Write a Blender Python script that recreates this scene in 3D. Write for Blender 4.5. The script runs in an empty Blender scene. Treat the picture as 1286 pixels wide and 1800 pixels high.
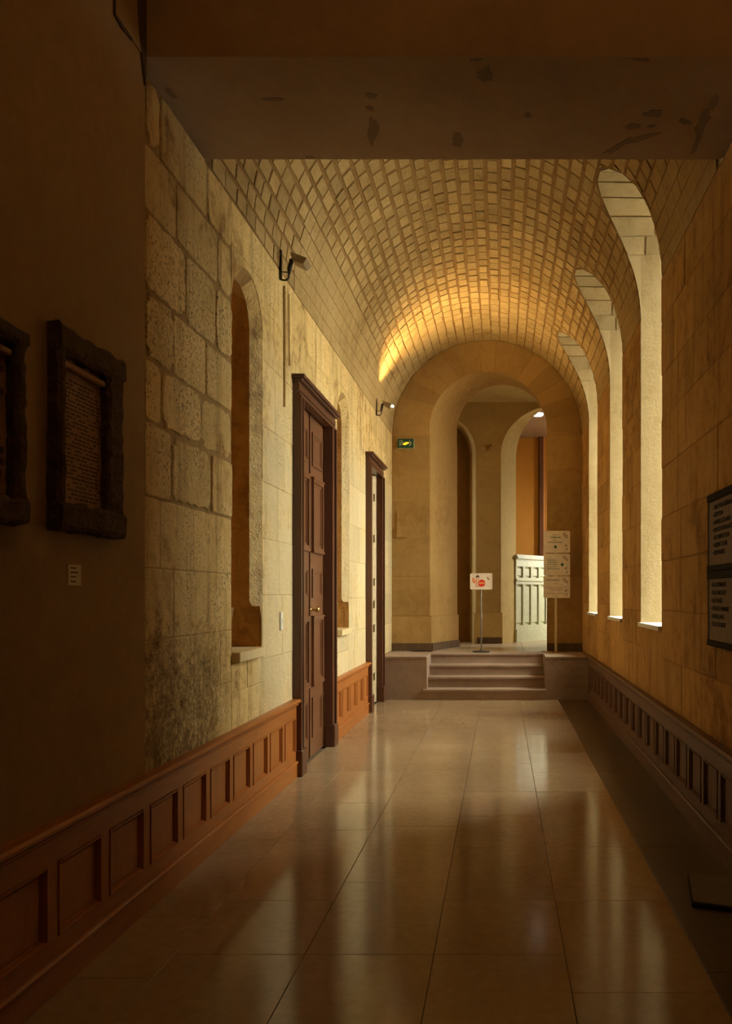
import bpy, bmesh, math, random
from mathutils import Vector, Matrix

# ------------------------------------------------------------------ camera, world, exposure
SC = bpy.context.scene
COL = SC.collection
F_PX = 1361.0            # focal length in pixels of the 1286 x 1800 frame
VPX, VPY = 880.0, 1045.0  # vanishing point of the corridor
CAM_Z = 1.45
cam = bpy.data.cameras.new('camera')
cam.sensor_fit = 'AUTO'
cam.sensor_width = 36.0
cam.lens = F_PX / 1800.0 * 36.0
cam.shift_x = -(VPX - 643.0) / 1800.0
cam.shift_y = (VPY - 900.0) / 1800.0
cam.clip_start = 0.05
camo = bpy.data.objects.new('camera', cam)
COL.objects.link(camo)
camo.location = (0, 0, CAM_Z)
camo.rotation_euler = (math.radians(90), 0, 0)
SC.camera = camo

world = bpy.data.worlds.new('world')
SC.world = world
world.use_nodes = True
bg = world.node_tree.nodes['Background']
bg.inputs['Color'].default_value = (1.0, 0.93, 0.76, 1)
nt_ = world.node_tree
tc_ = nt_.nodes.new('ShaderNodeTexCoord')
sx_ = nt_.nodes.new('ShaderNodeSeparateXYZ')
nt_.links.new(tc_.outputs['Generated'], sx_.inputs[0])
ma_ = nt_.nodes.new('ShaderNodeMath')
ma_.operation = 'MAXIMUM'
nt_.links.new(sx_.outputs[2], ma_.inputs[0])
ma_.inputs[1].default_value = 0.0
mb_ = nt_.nodes.new('ShaderNodeMath')
mb_.operation = 'MULTIPLY_ADD'
nt_.links.new(ma_.outputs[0], mb_.inputs[0])
SKY = 75.0                # zenith luminance of the overcast sky
mb_.inputs[1].default_value = SKY * 2.0 / 3.0
mb_.inputs[2].default_value = SKY / 3.0
nt_.links.new(mb_.outputs[0], bg.inputs['Strength'])

SC.view_settings.view_transform = 'Standard'
SC.view_settings.look = 'None'
SC.view_settings.exposure = 0.0
SC.view_settings.gamma = 1.0
SC.view_settings.use_curve_mapping = False
SC.cycles.max_bounces = 14
SC.cycles.diffuse_bounces = 8
SC.cycles.glossy_bounces = 5
SC.cycles.caustics_reflective = False
SC.cycles.sample_clamp_indirect = 6.0


def portal(loc, rot, sx, sy):
    l = bpy.data.lights.new('window_portal', 'AREA')
    l.shape = 'RECTANGLE'
    l.size = sx
    l.size_y = sy
    l.cycles.is_portal = True
    o = bpy.data.objects.new('window_portal', l)
    COL.objects.link(o)
    o.location = loc
    o.rotation_euler = rot
    return o


# ------------------------------------------------------------------ key dimensions (metres)
XL, XR = -1.66, 1.24          # corridor wall faces
XC = (XL + XR) / 2
RV = (XR - XL) / 2            # vault radius
ZS = 3.88                     # vault springing
YB0, YB1 = 3.586, 4.43        # the beam
ZB = 3.94                     # beam soffit
YE = 11.8                     # end wall face
YE2 = 12.7
ZP = 0.595                    # landing level
YP = 10.66                    # plinth front
WIN = [(5.96, 6.86), (7.886, 8.80), (9.93, 10.90)]   # right windows, near and far edge
WZ0, WZS = 1.2, 4.45
NICHE = [(4.767, 5.38), (7.845, 8.458)]
DOOR = [(6.156, 7.506), (9.49, 10.60)]
rnd = random.Random(7)

TH = 0.95                    # thickness of the window wall
PWX = XR + 0.75
for (a, b) in WIN:
    portal((PWX + 0.19, (a + b) / 2, 3.05), (0, math.radians(90), 0), 3.7, b - a - 0.25)
portal((3.15, 14.95, 2.8), (0, math.radians(90), 0), 1.6, 0.7)
portal((-3.15, 13.1, 3.0), (0, math.radians(-90), 0), 1.2, 0.3)


# ------------------------------------------------------------------ materials
def new_mat(name):
    m = bpy.data.materials.new(name)
    m.use_nodes = True
    nt = m.node_tree
    b = nt.nodes['Principled BSDF']
    return m, nt, b


def N(nt, t, **kw):
    n = nt.nodes.new(t)
    for k, v in kw.items():
        setattr(n, k, v)
    return n


def noise(nt, vec, scale, detail=5, rough=0.6):
    n = N(nt, 'ShaderNodeTexNoise')
    n.inputs['Scale'].default_value = scale
    n.inputs['Detail'].default_value = detail
    n.inputs['Roughness'].default_value = rough
    nt.links.new(vec, n.inputs['Vector'])
    return n.outputs['Fac']


def position(nt, sc=(1, 1, 1)):
    g = N(nt, 'ShaderNodeNewGeometry')
    mp = N(nt, 'ShaderNodeMapping')
    mp.inputs['Scale'].default_value = sc
    nt.links.new(g.outputs['Position'], mp.inputs['Vector'])
    return mp.outputs['Vector']


def ramp(nt, fac, stops):
    r = N(nt, 'ShaderNodeValToRGB')
    e = r.color_ramp.elements
    e[0].position, e[0].color = stops[0][0], (*stops[0][1], 1)
    e[1].position, e[1].color = stops[1][0], (*stops[1][1], 1)
    for p, c in stops[2:]:
        x = e.new(p)
        x.color = (*c, 1)
    nt.links.new(fac, r.inputs['Fac'])
    return r.outputs['Color']


def mixc(nt, fac, a, b, mode='MIX'):
    m = N(nt, 'ShaderNodeMix', data_type='RGBA', blend_type=mode)
    if isinstance(fac, float):
        m.inputs[0].default_value = fac
    else:
        nt.links.new(fac, m.inputs[0])
    for i, v in ((6, a), (7, b)):
        if isinstance(v, tuple):
            m.inputs[i].default_value = (*v, 1)
        else:
            nt.links.new(v, m.inputs[i])
    return m.outputs[2]


def math_n(nt, op, a, b=None, clamp=False):
    m = N(nt, 'ShaderNodeMath', operation=op, use_clamp=clamp)
    for i, v in ((0, a), (1, b)):
        if v is None:
            continue
        if isinstance(v, (int, float)):
            m.inputs[i].default_value = v
        else:
            nt.links.new(v, m.inputs[i])
    return m.outputs[0]


def remap(nt, v, a, b, c=0.0, d=1.0):
    m = N(nt, 'ShaderNodeMapRange')
    m.inputs[1].default_value = a
    m.inputs[2].default_value = b
    m.inputs[3].default_value = c
    m.inputs[4].default_value = d
    nt.links.new(v, m.inputs[0])
    return m.outputs[0]


def bump(nt, bsdf, h, strength, dist=0.02):
    bn = N(nt, 'ShaderNodeBump')
    bn.inputs['Strength'].default_value = strength
    bn.inputs['Distance'].default_value = dist
    nt.links.new(h, bn.inputs['Height'])
    nt.links.new(bn.outputs['Normal'], bsdf.inputs['Normal'])


def stone_mat(name, light, mid, dark, big=0.9, streak=0.5, pit=0.6, bstr=0.5, rough=0.85,
              damp=False, tint=0.35, wash=None, contrast=(0.32, 0.66), pores_at=(0.60, 0.70)):
    m, nt, b = new_mat(name)
    p = position(nt)
    n1 = noise(nt, p, big, 6, 0.65)
    n2 = noise(nt, p, 9.0, 6, 0.7)
    n3 = noise(nt, position(nt, (7, 7, 0.55)), 1.6, 5, 0.6)
    f = math_n(nt, 'ADD', math_n(nt, 'MULTIPLY', n1, 0.6), math_n(nt, 'MULTIPLY', n2, 0.4))
    w0, w1 = contrast
    col = ramp(nt, f, [(w0, dark), (w1, light), ((w0 + w1) / 2 - 0.01, mid)])
    col = mixc(nt, remap(nt, n3, 0.52, 0.72, 0.0, streak), col, dark)
    # pores
    n4 = noise(nt, p, 55.0, 3, 0.6)
    pores = remap(nt, n4, *pores_at)
    reg = remap(nt, n1, 0.45, 0.60)
    pm = math_n(nt, 'MULTIPLY', math_n(nt, 'MULTIPLY', pores, reg), pit)
    col = mixc(nt, pm, col, tuple(c * 0.35 for c in dark))
    if damp:   # rising damp and soot: crusted low part of the bare stone next to the plaster
        g = N(nt, 'ShaderNodeSeparateXYZ')
        nt.links.new(p, g.inputs[0])
        zz = math_n(nt, 'ADD', g.outputs[2], math_n(nt, 'MULTIPLY', math_n(nt, 'SUBTRACT', n2, 0.5), 0.9))
        m1 = remap(nt, zz, 1.30, 1.08)
        m2 = remap(nt, math_n(nt, 'ADD', g.outputs[1], math_n(nt, 'MULTIPLY', n1, 0.5)), 5.0, 4.55)
        n5 = noise(nt, p, 26.0, 5, 0.75)
        crust = math_n(nt, 'MULTIPLY', math_n(nt, 'MULTIPLY', m1, m2), remap(nt, n5, 0.42, 0.66))
        col = mixc(nt, math_n(nt, 'MULTIPLY', crust, 0.8), col, (0.13, 0.072, 0.028))
        pm = math_n(nt, 'ADD', pm, crust)
        # old limewash left on the masonry past the niche
        if wash:
            n6 = noise(nt, p, 2.2, 6, 0.7)
            wy = remap(nt, math_n(nt, 'ADD', g.outputs[1], math_n(nt, 'MULTIPLY', n6, 0.8)), 5.55, 6.0)
            wz = remap(nt, math_n(nt, 'ADD', g.outputs[2], n6), 3.9, 3.2)
            wf = math_n(nt, 'MULTIPLY', math_n(nt, 'MULTIPLY', wy, wz), remap(nt, n6, 0.35, 0.55, 0.4, 0.85))
            col = mixc(nt, wf, col, wash)
    at = N(nt, 'ShaderNodeAttribute', attribute_name='tint')
    tv = remap(nt, at.outputs['Fac'], 0.0, 1.0, 1.0, 1.0 - tint)
    hs = N(nt, 'ShaderNodeHueSaturation')
    nt.links.new(tv, hs.inputs['Value'])
    nt.links.new(col, hs.inputs['Color'])
    nt.links.new(hs.outputs[0], b.inputs['Base Color'])
    b.inputs['Roughness'].default_value = rough
    b.inputs['Specular IOR Level'].default_value = 0.15
    h = math_n(nt, 'SUBTRACT', math_n(nt, 'ADD', n2, math_n(nt, 'MULTIPLY', n4, 0.5)), pm)
    bump(nt, b, h, bstr, 0.03)
    return m


def plaster_mat(name, light, dark, spot=None, spot_amt=0.0, scale=0.7, bstr=0.15):
    m, nt, b = new_mat(name)
    p = position(nt)
    n1 = noise(nt, p, scale, 6, 0.6)
    n2 = noise(nt, p, 14.0, 5, 0.65)
    f = math_n(nt, 'ADD', math_n(nt, 'MULTIPLY', n1, 0.75), math_n(nt, 'MULTIPLY', n2, 0.25))
    col = ramp(nt, f, [(0.35, dark), (0.62, light)])
    if spot:
        n3 = noise(nt, position(nt, (1.0, 1.6, 1.0)), 2.3, 4, 0.55)
        col = mixc(nt, remap(nt, n3, 0.625, 0.66, 0.0, spot_amt), col, spot)
    nt.links.new(col, b.inputs['Base Color'])
    b.inputs['Roughness'].default_value = 0.8
    b.inputs['Specular IOR Level'].default_value = 0.2
    bump(nt, b, n2, bstr, 0.02)
    return m


def wood_mat(name, light, dark, sc=(20, 20, 2.5), rough=0.38, spec=0.45):
    m, nt, b = new_mat(name)
    n1 = noise(nt, position(nt, sc), 2.0, 6, 0.65)
    n2 = noise(nt, position(nt), 1.7, 3, 0.5)
    f = math_n(nt, 'ADD', math_n(nt, 'MULTIPLY', n1, 0.6), math_n(nt, 'MULTIPLY', n2, 0.4))
    col = ramp(nt, f, [(0.3, dark), (0.68, light)])
    nt.links.new(col, b.inputs['Base Color'])
    b.inputs['Roughness'].default_value = rough
    b.inputs['Specular IOR Level'].default_value = spec
    bump(nt, b, n1, 0.12, 0.004)
    return m


def plain_mat(name, color, rough=0.5, metal=0.0, spec=0.4, emit=None, estr=0.0):
    m, nt, b = new_mat(name)
    n1 = noise(nt, position(nt), 18.0, 4, 0.6)
    col = ramp(nt, n1, [(0.3, tuple(c * 0.86 for c in color)), (0.7, tuple(min(1, c * 1.06) for c in color))])
    nt.links.new(col, b.inputs['Base Color'])
    b.inputs['Roughness'].default_value = rough
    b.inputs['Metallic'].default_value = metal
    b.inputs['Specular IOR Level'].default_value = spec
    if emit:
        b.inputs['Emission Color'].default_value = (*emit, 1)
        b.inputs['Emission Strength'].default_value = estr
    return m


def floor_mat(name, light, dark, rough=0.14):
    m, nt, b = new_mat(name)
    p = position(nt)
    n1 = noise(nt, p, 0.9, 6, 0.65)
    n2 = noise(nt, p, 22.0, 4, 0.6)
    f = math_n(nt, 'ADD', math_n(nt, 'MULTIPLY', n1, 0.6), math_n(nt, 'MULTIPLY', n2, 0.4))
    col = ramp(nt, f, [(0.36, dark), (0.62, light)])
    at = N(nt, 'ShaderNodeAttribute', attribute_name='tint')
    hs = N(nt, 'ShaderNodeHueSaturation')
    nt.links.new(remap(nt, at.outputs['Fac'], 0.0, 1.0, 1.04, 0.92), hs.inputs['Value'])
    nt.links.new(col, hs.inputs['Color'])
    nt.links.new(hs.outputs[0], b.inputs['Base Color'])
    b.inputs['Roughness'].default_value = rough
    b.inputs['IOR'].default_value = 1.47
    return m


def glass_mat(name):
    m = bpy.data.materials.new(name)
    m.use_nodes = True
    nt = m.node_tree
    nt.nodes.clear()
    out = N(nt, 'ShaderNodeOutputMaterial')
    t = N(nt, 'ShaderNodeBsdfTransparent')
    t.inputs[0].default_value = (0.93, 0.96, 0.95, 1)
    g = N(nt, 'ShaderNodeBsdfGlossy')
    g.inputs['Roughness'].default_value = 0.02
    mx = N(nt, 'ShaderNodeMixShader')
    mx.inputs[0].default_value = 0.06
    nt.links.new(t.outputs[0], mx.inputs[1])
    nt.links.new(g.outputs[0], mx.inputs[2])
    nt.links.new(mx.outputs[0], out.inputs[0])
    return m


M = {}
M['wall'] = stone_mat('weathered_limestone', (0.84, 0.63, 0.30), (0.74, 0.53, 0.22), (0.32, 0.185, 0.065),
                      damp=True, bstr=0.7, pit=0.72, streak=0.7, contrast=(0.37, 0.60), pores_at=(0.55, 0.66), wash=(0.66, 0.55, 0.34), big=1.5, tint=0.16)
M['joint'] = stone_mat('wall_mortar', (0.44, 0.29, 0.12), (0.36, 0.23, 0.09), (0.22, 0.13, 0.05), pit=0.3, tint=0.0)
M['wall_r'] = stone_mat('ochre_limestone', (0.68, 0.42, 0.155), (0.57, 0.335, 0.11), (0.30, 0.155, 0.048), streak=0.75, pit=0.6,
                        bstr=0.6, tint=0.22, contrast=(0.37, 0.62), big=1.3)
M['joint_r'] = stone_mat('ochre_mortar', (0.40, 0.23, 0.08), (0.32, 0.18, 0.06), (0.20, 0.11, 0.03), pit=0.3, tint=0.0)
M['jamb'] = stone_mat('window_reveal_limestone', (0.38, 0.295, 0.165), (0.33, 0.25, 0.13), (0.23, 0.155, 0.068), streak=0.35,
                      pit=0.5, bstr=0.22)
M['vault'] = stone_mat('vault_stone', (0.56, 0.405, 0.19), (0.47, 0.325, 0.14), (0.30, 0.19, 0.07), streak=0.1, pit=0.4,
                       bstr=0.6, tint=0.25, big=1.6)
M['vjoint'] = stone_mat('vault_mortar', (0.30, 0.18, 0.065), (0.25, 0.145, 0.05), (0.18, 0.10, 0.035), streak=0.1, pit=0.2,
                        tint=0.0)
M['end'] = stone_mat('dressed_stone', (0.48, 0.31, 0.115), (0.42, 0.26, 0.09), (0.30, 0.17, 0.055), streak=0.15, pit=0.25,
                     bstr=0.25)
M['far'] = stone_mat('pale_dressed_stone', (0.60, 0.46, 0.21), (0.53, 0.40, 0.17), (0.40, 0.28, 0.11), streak=0.1, pit=0.2,
                     bstr=0.2)
M['plaster'] = plaster_mat('brown_plaster', (0.39, 0.25, 0.12), (0.27, 0.165, 0.075))
M['beam'] = plaster_mat('stained_beam_plaster', (0.43, 0.30, 0.175), (0.32, 0.21, 0.115), bstr=0.1)
M['stain'] = plaster_mat('damp_stain', (0.26, 0.18, 0.105), (0.19, 0.13, 0.075))
M['floor'] = floor_mat('polished_limestone', (0.39, 0.275, 0.16), (0.29, 0.195, 0.105), 0.13)
M['floor_b'] = floor_mat('polished_brown_stone', (0.13, 0.08, 0.042), (0.085, 0.05, 0.026), 0.3)
M['court'] = plain_mat('courtyard_paving', (0.22, 0.20, 0.16), 0.9)
M['grout'] = plain_mat('floor_grout', (0.13, 0.085, 0.05), 0.9)
M['landing'] = floor_mat('landing_stone', (0.52, 0.44, 0.30), (0.42, 0.33, 0.21), 0.3)
M['step'] = stone_mat('purple_brown_stone', (0.39, 0.285, 0.215), (0.32, 0.23, 0.17), (0.22, 0.15, 0.105), streak=0.1,
                      pit=0.25, bstr=0.15, rough=0.5)
M['skirt'] = stone_mat('dark_skirting_stone', (0.17, 0.105, 0.06), (0.13, 0.08, 0.045), (0.08, 0.05, 0.03), streak=0.1,
                       pit=0.2, bstr=0.15, rough=0.5)
M['wood'] = wood_mat('chestnut_panelling', (0.44, 0.155, 0.032), (0.27, 0.085, 0.018))
M['wood_h'] = wood_mat('chestnut_rail', (0.44, 0.155, 0.032), (0.27, 0.085, 0.018), sc=(20, 2.5, 20))
M['wood_d'] = wood_mat('dark_varnished_oak', (0.21, 0.092, 0.042), (0.10, 0.041, 0.02), rough=0.33)
M['wood_c'] = wood_mat('dark_casing_oak', (0.125, 0.05, 0.026), (0.06, 0.023, 0.012), rough=0.33)
M['wood_r'] = wood_mat('dull_brown_panelling', (0.17, 0.085, 0.042), (0.10, 0.05, 0.025), rough=0.5)
M['cream'] = plain_mat('cream_paint', (0.72, 0.60, 0.38), 0.5)
M['pale'] = plain_mat('pale_green_paint', (0.66, 0.70, 0.52), 0.4)
M['orange'] = plaster_mat('ochre_orange_plaster', (0.62, 0.32, 0.075), (0.52, 0.25, 0.05))
M['ceil2'] = plaster_mat('pinkish_ceiling_plaster', (0.42, 0.29, 0.22), (0.36, 0.24, 0.18))
M['white'] = plain_mat('white_sill_paint', (0.82, 0.84, 0.80), 0.45)
M['sill'] = stone_mat('new_cut_limestone', (0.68, 0.56, 0.32), (0.63, 0.50, 0.28), (0.52, 0.40, 0.2), streak=0.05, pit=0.1, bstr=0.1)
M['metal'] = plain_mat('dull_grey_metal', (0.30, 0.28, 0.24), 0.35, 0.9)
M['dmetal'] = plain_mat('dark_iron', (0.055, 0.045, 0.035), 0.45, 0.3)
M['lamp'] = plain_mat('beige_lamp_enamel', (0.30, 0.22, 0.13), 0.45)
M['brass'] = plain_mat('brass', (0.80, 0.58, 0.22), 0.25, 1.0)
M['board'] = plain_mat('cream_sign_board', (0.74, 0.62, 0.48), 0.5)
M['board_d'] = plain_mat('grey_notice_board', (0.24, 0.195, 0.155), 0.7, spec=0.1)
M['black'] = plain_mat('black_lettering', (0.012, 0.012, 0.014), 0.8, spec=0.05)
M['frame_d'] = plain_mat('dark_notice_frame', (0.03, 0.024, 0.018), 0.8, spec=0.08)
M['edge'] = plain_mat('bright_bevel', (0.55, 0.5, 0.42), 0.3)
M['green'] = plain_mat('green_lettering', (0.025, 0.09, 0.03), 0.6)
M['dgreen'] = plain_mat('dark_green_mark', (0.015, 0.10, 0.06), 0.6)
M['tan'] = plain_mat('tan_ornament', (0.30, 0.20, 0.11), 0.6)
M['red'] = plain_mat('red_print', (0.62, 0.02, 0.01), 0.5)
M['pink'] = plain_mat('salmon_print', (0.72, 0.27, 0.12), 0.5)
M['skin'] = plain_mat('skin_print', (0.70, 0.40, 0.26), 0.5)
M['hair'] = plain_mat('black_print', (0.02, 0.012, 0.01), 0.5)
M['stopband'] = plain_mat('orange_print', (0.78, 0.25, 0.08), 0.5)
M['paper'] = plain_mat('paper_card', (0.66, 0.54, 0.32), 0.7)
M['rough'] = stone_mat('dark_carved_stone_and_shade', (0.15, 0.095, 0.05), (0.10, 0.06, 0.032), (0.05, 0.03, 0.017), big=4.0,
                       streak=0.2, pit=0.8, bstr=0.9)
M['tablet'] = stone_mat('inscribed_tablet_stone', (0.42, 0.25, 0.15), (0.36, 0.21, 0.12), (0.26, 0.15, 0.08), big=2.0,
                        streak=0.2, pit=0.3, bstr=0.3)
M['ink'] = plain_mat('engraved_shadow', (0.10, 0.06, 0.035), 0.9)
M['exit'] = plain_mat('exit_sign_green', (0.012, 0.075, 0.045), 0.35)
M['exitw'] = plain_mat('exit_sign_symbol', (0.40, 0.45, 0.30), 0.5)
M['exity'] = plain_mat('exit_sign_glare', (0.9, 0.6, 0.05), 0.5, emit=(1.0, 0.55, 0.02), estr=1.3)
M['bulb'] = plain_mat('lit_bulb', (1, 1, 0.9), 0.4, emit=(1.0, 0.93, 0.66), estr=14.0)
M['bulb_off'] = plain_mat('unlit_lamp_glass', (0.35, 0.28, 0.17), 0.25)
M['disc'] = plain_mat('lit_ceiling_disc', (1, 1, 1), 0.4, emit=(1.0, 0.97, 0.86), estr=2.2)
M['mat'] = plain_mat('grey_mat_top', (0.16, 0.12, 0.08), 0.9)
M['mat_e'] = plain_mat('black_mat_edge', (0.012, 0.012, 0.012), 0.7)
M['switch'] = plain_mat('white_plastic', (0.74, 0.72, 0.64), 0.35)
M['glass'] = glass_mat('window_glass')
M['oak_sash'] = wood_mat('painted_sash', (0.5, 0.46, 0.38), (0.42, 0.38, 0.3))


# ------------------------------------------------------------------ mesh helpers
class MB:
    def __init__(self):
        self.v, self.f, self.t = [], [], []

    def add(self, vs, fs, tint=0.0):
        k = len(self.v)
        self.v += [tuple(p) for p in vs]
        self.f += [tuple(i + k for i in q) for q in fs]
        self.t += [tint] * len(fs)
        return self

    def box(self, x0, x1, y0, y1, z0, z1, tint=0.0):
        return self.add([(x0, y0, z0), (x1, y0, z0), (x1, y1, z0), (x0, y1, z0),
                         (x0, y0, z1), (x1, y0, z1), (x1, y1, z1), (x0, y1, z1)],
                        [(0, 3, 2, 1), (4, 5, 6, 7), (0, 1, 5, 4), (1, 2, 6, 5), (2, 3, 7, 6), (3, 0, 4, 7)], tint)

    def hexa(self, p, tint=0.0):      # eight points: bottom ring then top ring
        return self.add(p, [(0, 3, 2, 1), (4, 5, 6, 7), (0, 1, 5, 4), (1, 2, 6, 5), (2, 3, 7, 6), (3, 0, 4, 7)], tint)

    def loft(self, a, b, tint=0.0):   # two rings of equal length, capped
        n = len(a)
        fs = [(i, (i + 1) % n, n + (i + 1) % n, n + i) for i in range(n)]
        fs += [tuple(reversed(range(n))), tuple(range(n, 2 * n))]
        return self.add(list(a) + list(b), fs, tint)

    def rings(self, rs, cap=True, tint=0.0):
        n = len(rs[0])
        vs = [p for r in rs for p in r]
        fs = []
        for k in range(len(rs) - 1):
            fs += [(k * n + i, k * n + (i + 1) % n, (k + 1) * n + (i + 1) % n, (k + 1) * n + i) for i in range(n)]
        if cap:
            fs += [tuple(reversed(range(n))), tuple((len(rs) - 1) * n + i for i in range(n))]
        return self.add(vs, fs, tint)

    def tube(self, pts, r, n=10, tint=0.0):
        pts = [Vector(p) for p in pts]
        rs = []
        for i, p in enumerate(pts):
            d = (pts[min(i + 1, len(pts) - 1)] - pts[max(i - 1, 0)]).normalized()
            a = d.orthogonal().normalized()
            if i:
                a = (pa - d * pa.dot(d)).normalized()
            pa = a
            b = d.cross(a)
            rr = r[i] if isinstance(r, (list, tuple)) else r
            rs.append([p + (a * math.cos(t) + b * math.sin(t)) * rr for t in [2 * math.pi * k / n for k in range(n)]])
        return self.rings(rs, True, tint)

    def lathe(self, c, prof, axis='z', n=20):
        rs = []
        for (r, h) in prof:
            ring = []
            for k in range(n):
                t = 2 * math.pi * k / n
                u, w = r * math.cos(t), r * math.sin(t)
                o = {'z': (u, w, h), 'x': (h, u, w), 'y': (u, h, w)}[axis]
                ring.append((c[0] + o[0], c[1] + o[1], c[2] + o[2]))
            rs.append(ring)
        return self.rings(rs, True)

    def build(self, name, mat, parent=None, bevel=0.0, smooth=False):
        org = Vector((0, 0, 0))
        q = parent
        while q is not None:
            org += q.location
            q = q.parent
        me = bpy.data.meshes.new(name)
        me.from_pydata([tuple(Vector(p) - org) for p in self.v], [], self.f)
        bm = bmesh.new()
        bm.from_mesh(me)
        bmesh.ops.recalc_face_normals(bm, faces=bm.faces)
        if bevel:
            bmesh.ops.bevel(bm, geom=[e for e in bm.edges if e.calc_face_angle(0) > 0.5], offset=bevel, segments=1,
                            affect='EDGES', profile=0.5)
        bm.to_mesh(me)
        bm.free()
        if any(self.t):
            at = me.attributes.new('tint', 'FLOAT', 'FACE')
            if len(me.polygons) == len(self.t):
                at.data.foreach_set('value', self.t)
            else:
                at.data.foreach_set('value', [self.t[0]] * len(me.polygons))
        if smooth:
            for p in me.polygons:
                p.use_smooth = True
        me.materials.append(M[mat])
        o = bpy.data.objects.new(name, me)
        COL.objects.link(o)
        o.parent = parent
        return o


def B(name, mat, parent, *boxes, bevel=0.0):
    mb = MB()
    for b in boxes:
        mb.box(*b)
    return mb.build(name, mat, parent, bevel)


def share(src, parent, loc):
    o = bpy.data.objects.new(src.name.split('.')[0], src.data)
    COL.objects.link(o)
    o.parent = parent
    o.location = loc
    return o


def tag(o, label, cat, group=None, kind=None):
    o['label'] = label
    o['category'] = cat
    if group:
        o['group'] = group
    if kind:
        o['kind'] = kind
    return o


def empty(name, loc, label=None, cat=None, group=None, kind=None):
    o = bpy.data.objects.new(name, None)
    COL.objects.link(o)
    o.location = loc
    o.empty_display_size = 0.1
    if label:
        tag(o, label, cat, group, kind)
    return o


def cut(o, cutters):
    for c in cutters:
        m = o.modifiers.new('cut', 'BOOLEAN')
        m.object = c
        m.operation = 'DIFFERENCE'
        m.solver = 'EXACT'
    bpy.context.view_layer.update()
    dg = bpy.context.evaluated_depsgraph_get()
    me = bpy.data.meshes.new_from_object(o.evaluated_get(dg))
    o.modifiers.clear()
    old = o.data
    o.data = me
    bpy.data.meshes.remove(old)


def drop(cutters):
    for c in cutters:
        me = c.data
        bpy.data.objects.remove(c)
        bpy.data.meshes.remove(me)


def arch(u0, u1, v0, vs, rise, n=24):
    """outline of an arched opening, anticlockwise from bottom left: (u, v)"""
    c, r = (u0 + u1) / 2, (u1 - u0) / 2
    pts = [(u0, v0), (u1, v0)]
    for k in range(n + 1):
        t = math.pi * k / n
        pts.append((c + r * math.cos(t), vs + rise * math.sin(t)))
    return pts


TEXTS = []


def text(body, size, mat, parent, matrix, name='lettering', align='LEFT', width=None):
    TEXTS.append((body, size, mat, parent, matrix, name, align, width))


def flush_texts():
    objs = []
    for (body, size, mat, parent, matrix, name, align, width) in TEXTS:
        cu = bpy.data.curves.new('t', 'FONT')
        cu.body = body
        cu.size = size
        cu.align_x = align
        cu.align_y = 'CENTER'
        cu.extrude = 0.0004
        cu.offset = size * 0.022
        o = bpy.data.objects.new('t', cu)
        COL.objects.link(o)
        objs.append(o)
    bpy.context.view_layer.update()
    dg = bpy.context.evaluated_depsgraph_get()
    mes = [bpy.data.meshes.new_from_object(o.evaluated_get(dg)) for o in objs]
    for o in objs:
        cu = o.data
        bpy.data.objects.remove(o)
        bpy.data.curves.remove(cu)
    for me, (body, size, mat, parent, matrix, name, align, width) in zip(mes, TEXTS):
        org = Vector((0, 0, 0))
        q = parent
        while q is not None:
            org += q.location
            q = q.parent
        me.name = name
        if width:
            xs = [v.co.x for v in me.vertices]
            s = width / max(1e-6, max(xs) - min(xs))
            for v in me.vertices:
                v.co.x *= s
        me.transform(Matrix.Translation(-org) @ matrix)
        me.materials.clear()
        me.materials.append(M[mat])
        o = bpy.data.objects.new(name, me)
        COL.objects.link(o)
        o.parent = parent


def px(x, y, depth):      # photo pixel -> world point at that depth
    return Vector(((x - VPX) / F_PX * depth, depth, CAM_Z + (VPY - y) / F_PX * depth))


# ------------------------------------------------------------------ shell of the corridor
wall_left = B('wall_left', 'joint', None, (XL - 0.75, XL, YB0, YE, 0, ZS))
tag(wall_left, 'weathered limestone wall with two tall niches and two panelled doors', 'wall', kind='structure')
cs = []
for (a, b) in NICHE:
    c = 0.066
    ai, bi = a + c, b - c
    zi = 3.26

    def ring(u0, u1, v0, x, rise):
        return [(x, u, v) for (u, v) in arch(u0, u1, v0, zi, rise, 20)]
    r0, r1 = (b - a) / 2, (bi - ai) / 2
    cs.append(MB().loft(ring(ai, bi, 1.09, XL - 0.58, r1), ring(ai, bi, 1.09, XL + 0.05, r1)).build('cutter', 'jamb'))
    cs.append(MB().loft(ring(ai, bi, 1.37, XL - c, r1),
                        ring(a - 0.0154, b + 0.0154, 1.37, XL + 0.0154, r0 + 0.0154)).build('cutter', 'jamb'))
    prof = [(a + 0.01, 1.09), (b - 0.01, 1.09), (b - 0.01, 1.29), (bi, 1.40), (ai, 1.40), (a + 0.01, 1.29)]
    cs.append(MB().loft([(XL - 0.579, u, v) for u, v in prof], [(XL + 0.05, u, v) for u, v in prof]).build('cutter', 'jamb'))
for (a, b), dep in zip(DOOR, (0.11, 0.42)):
    cs.append(B('cutter', 'jamb', None, (XL - dep, XL + 0.05, a + 0.13, b - 0.13, -0.1, 3.06)))
cut(wall_left, cs)
drop(cs)

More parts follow.
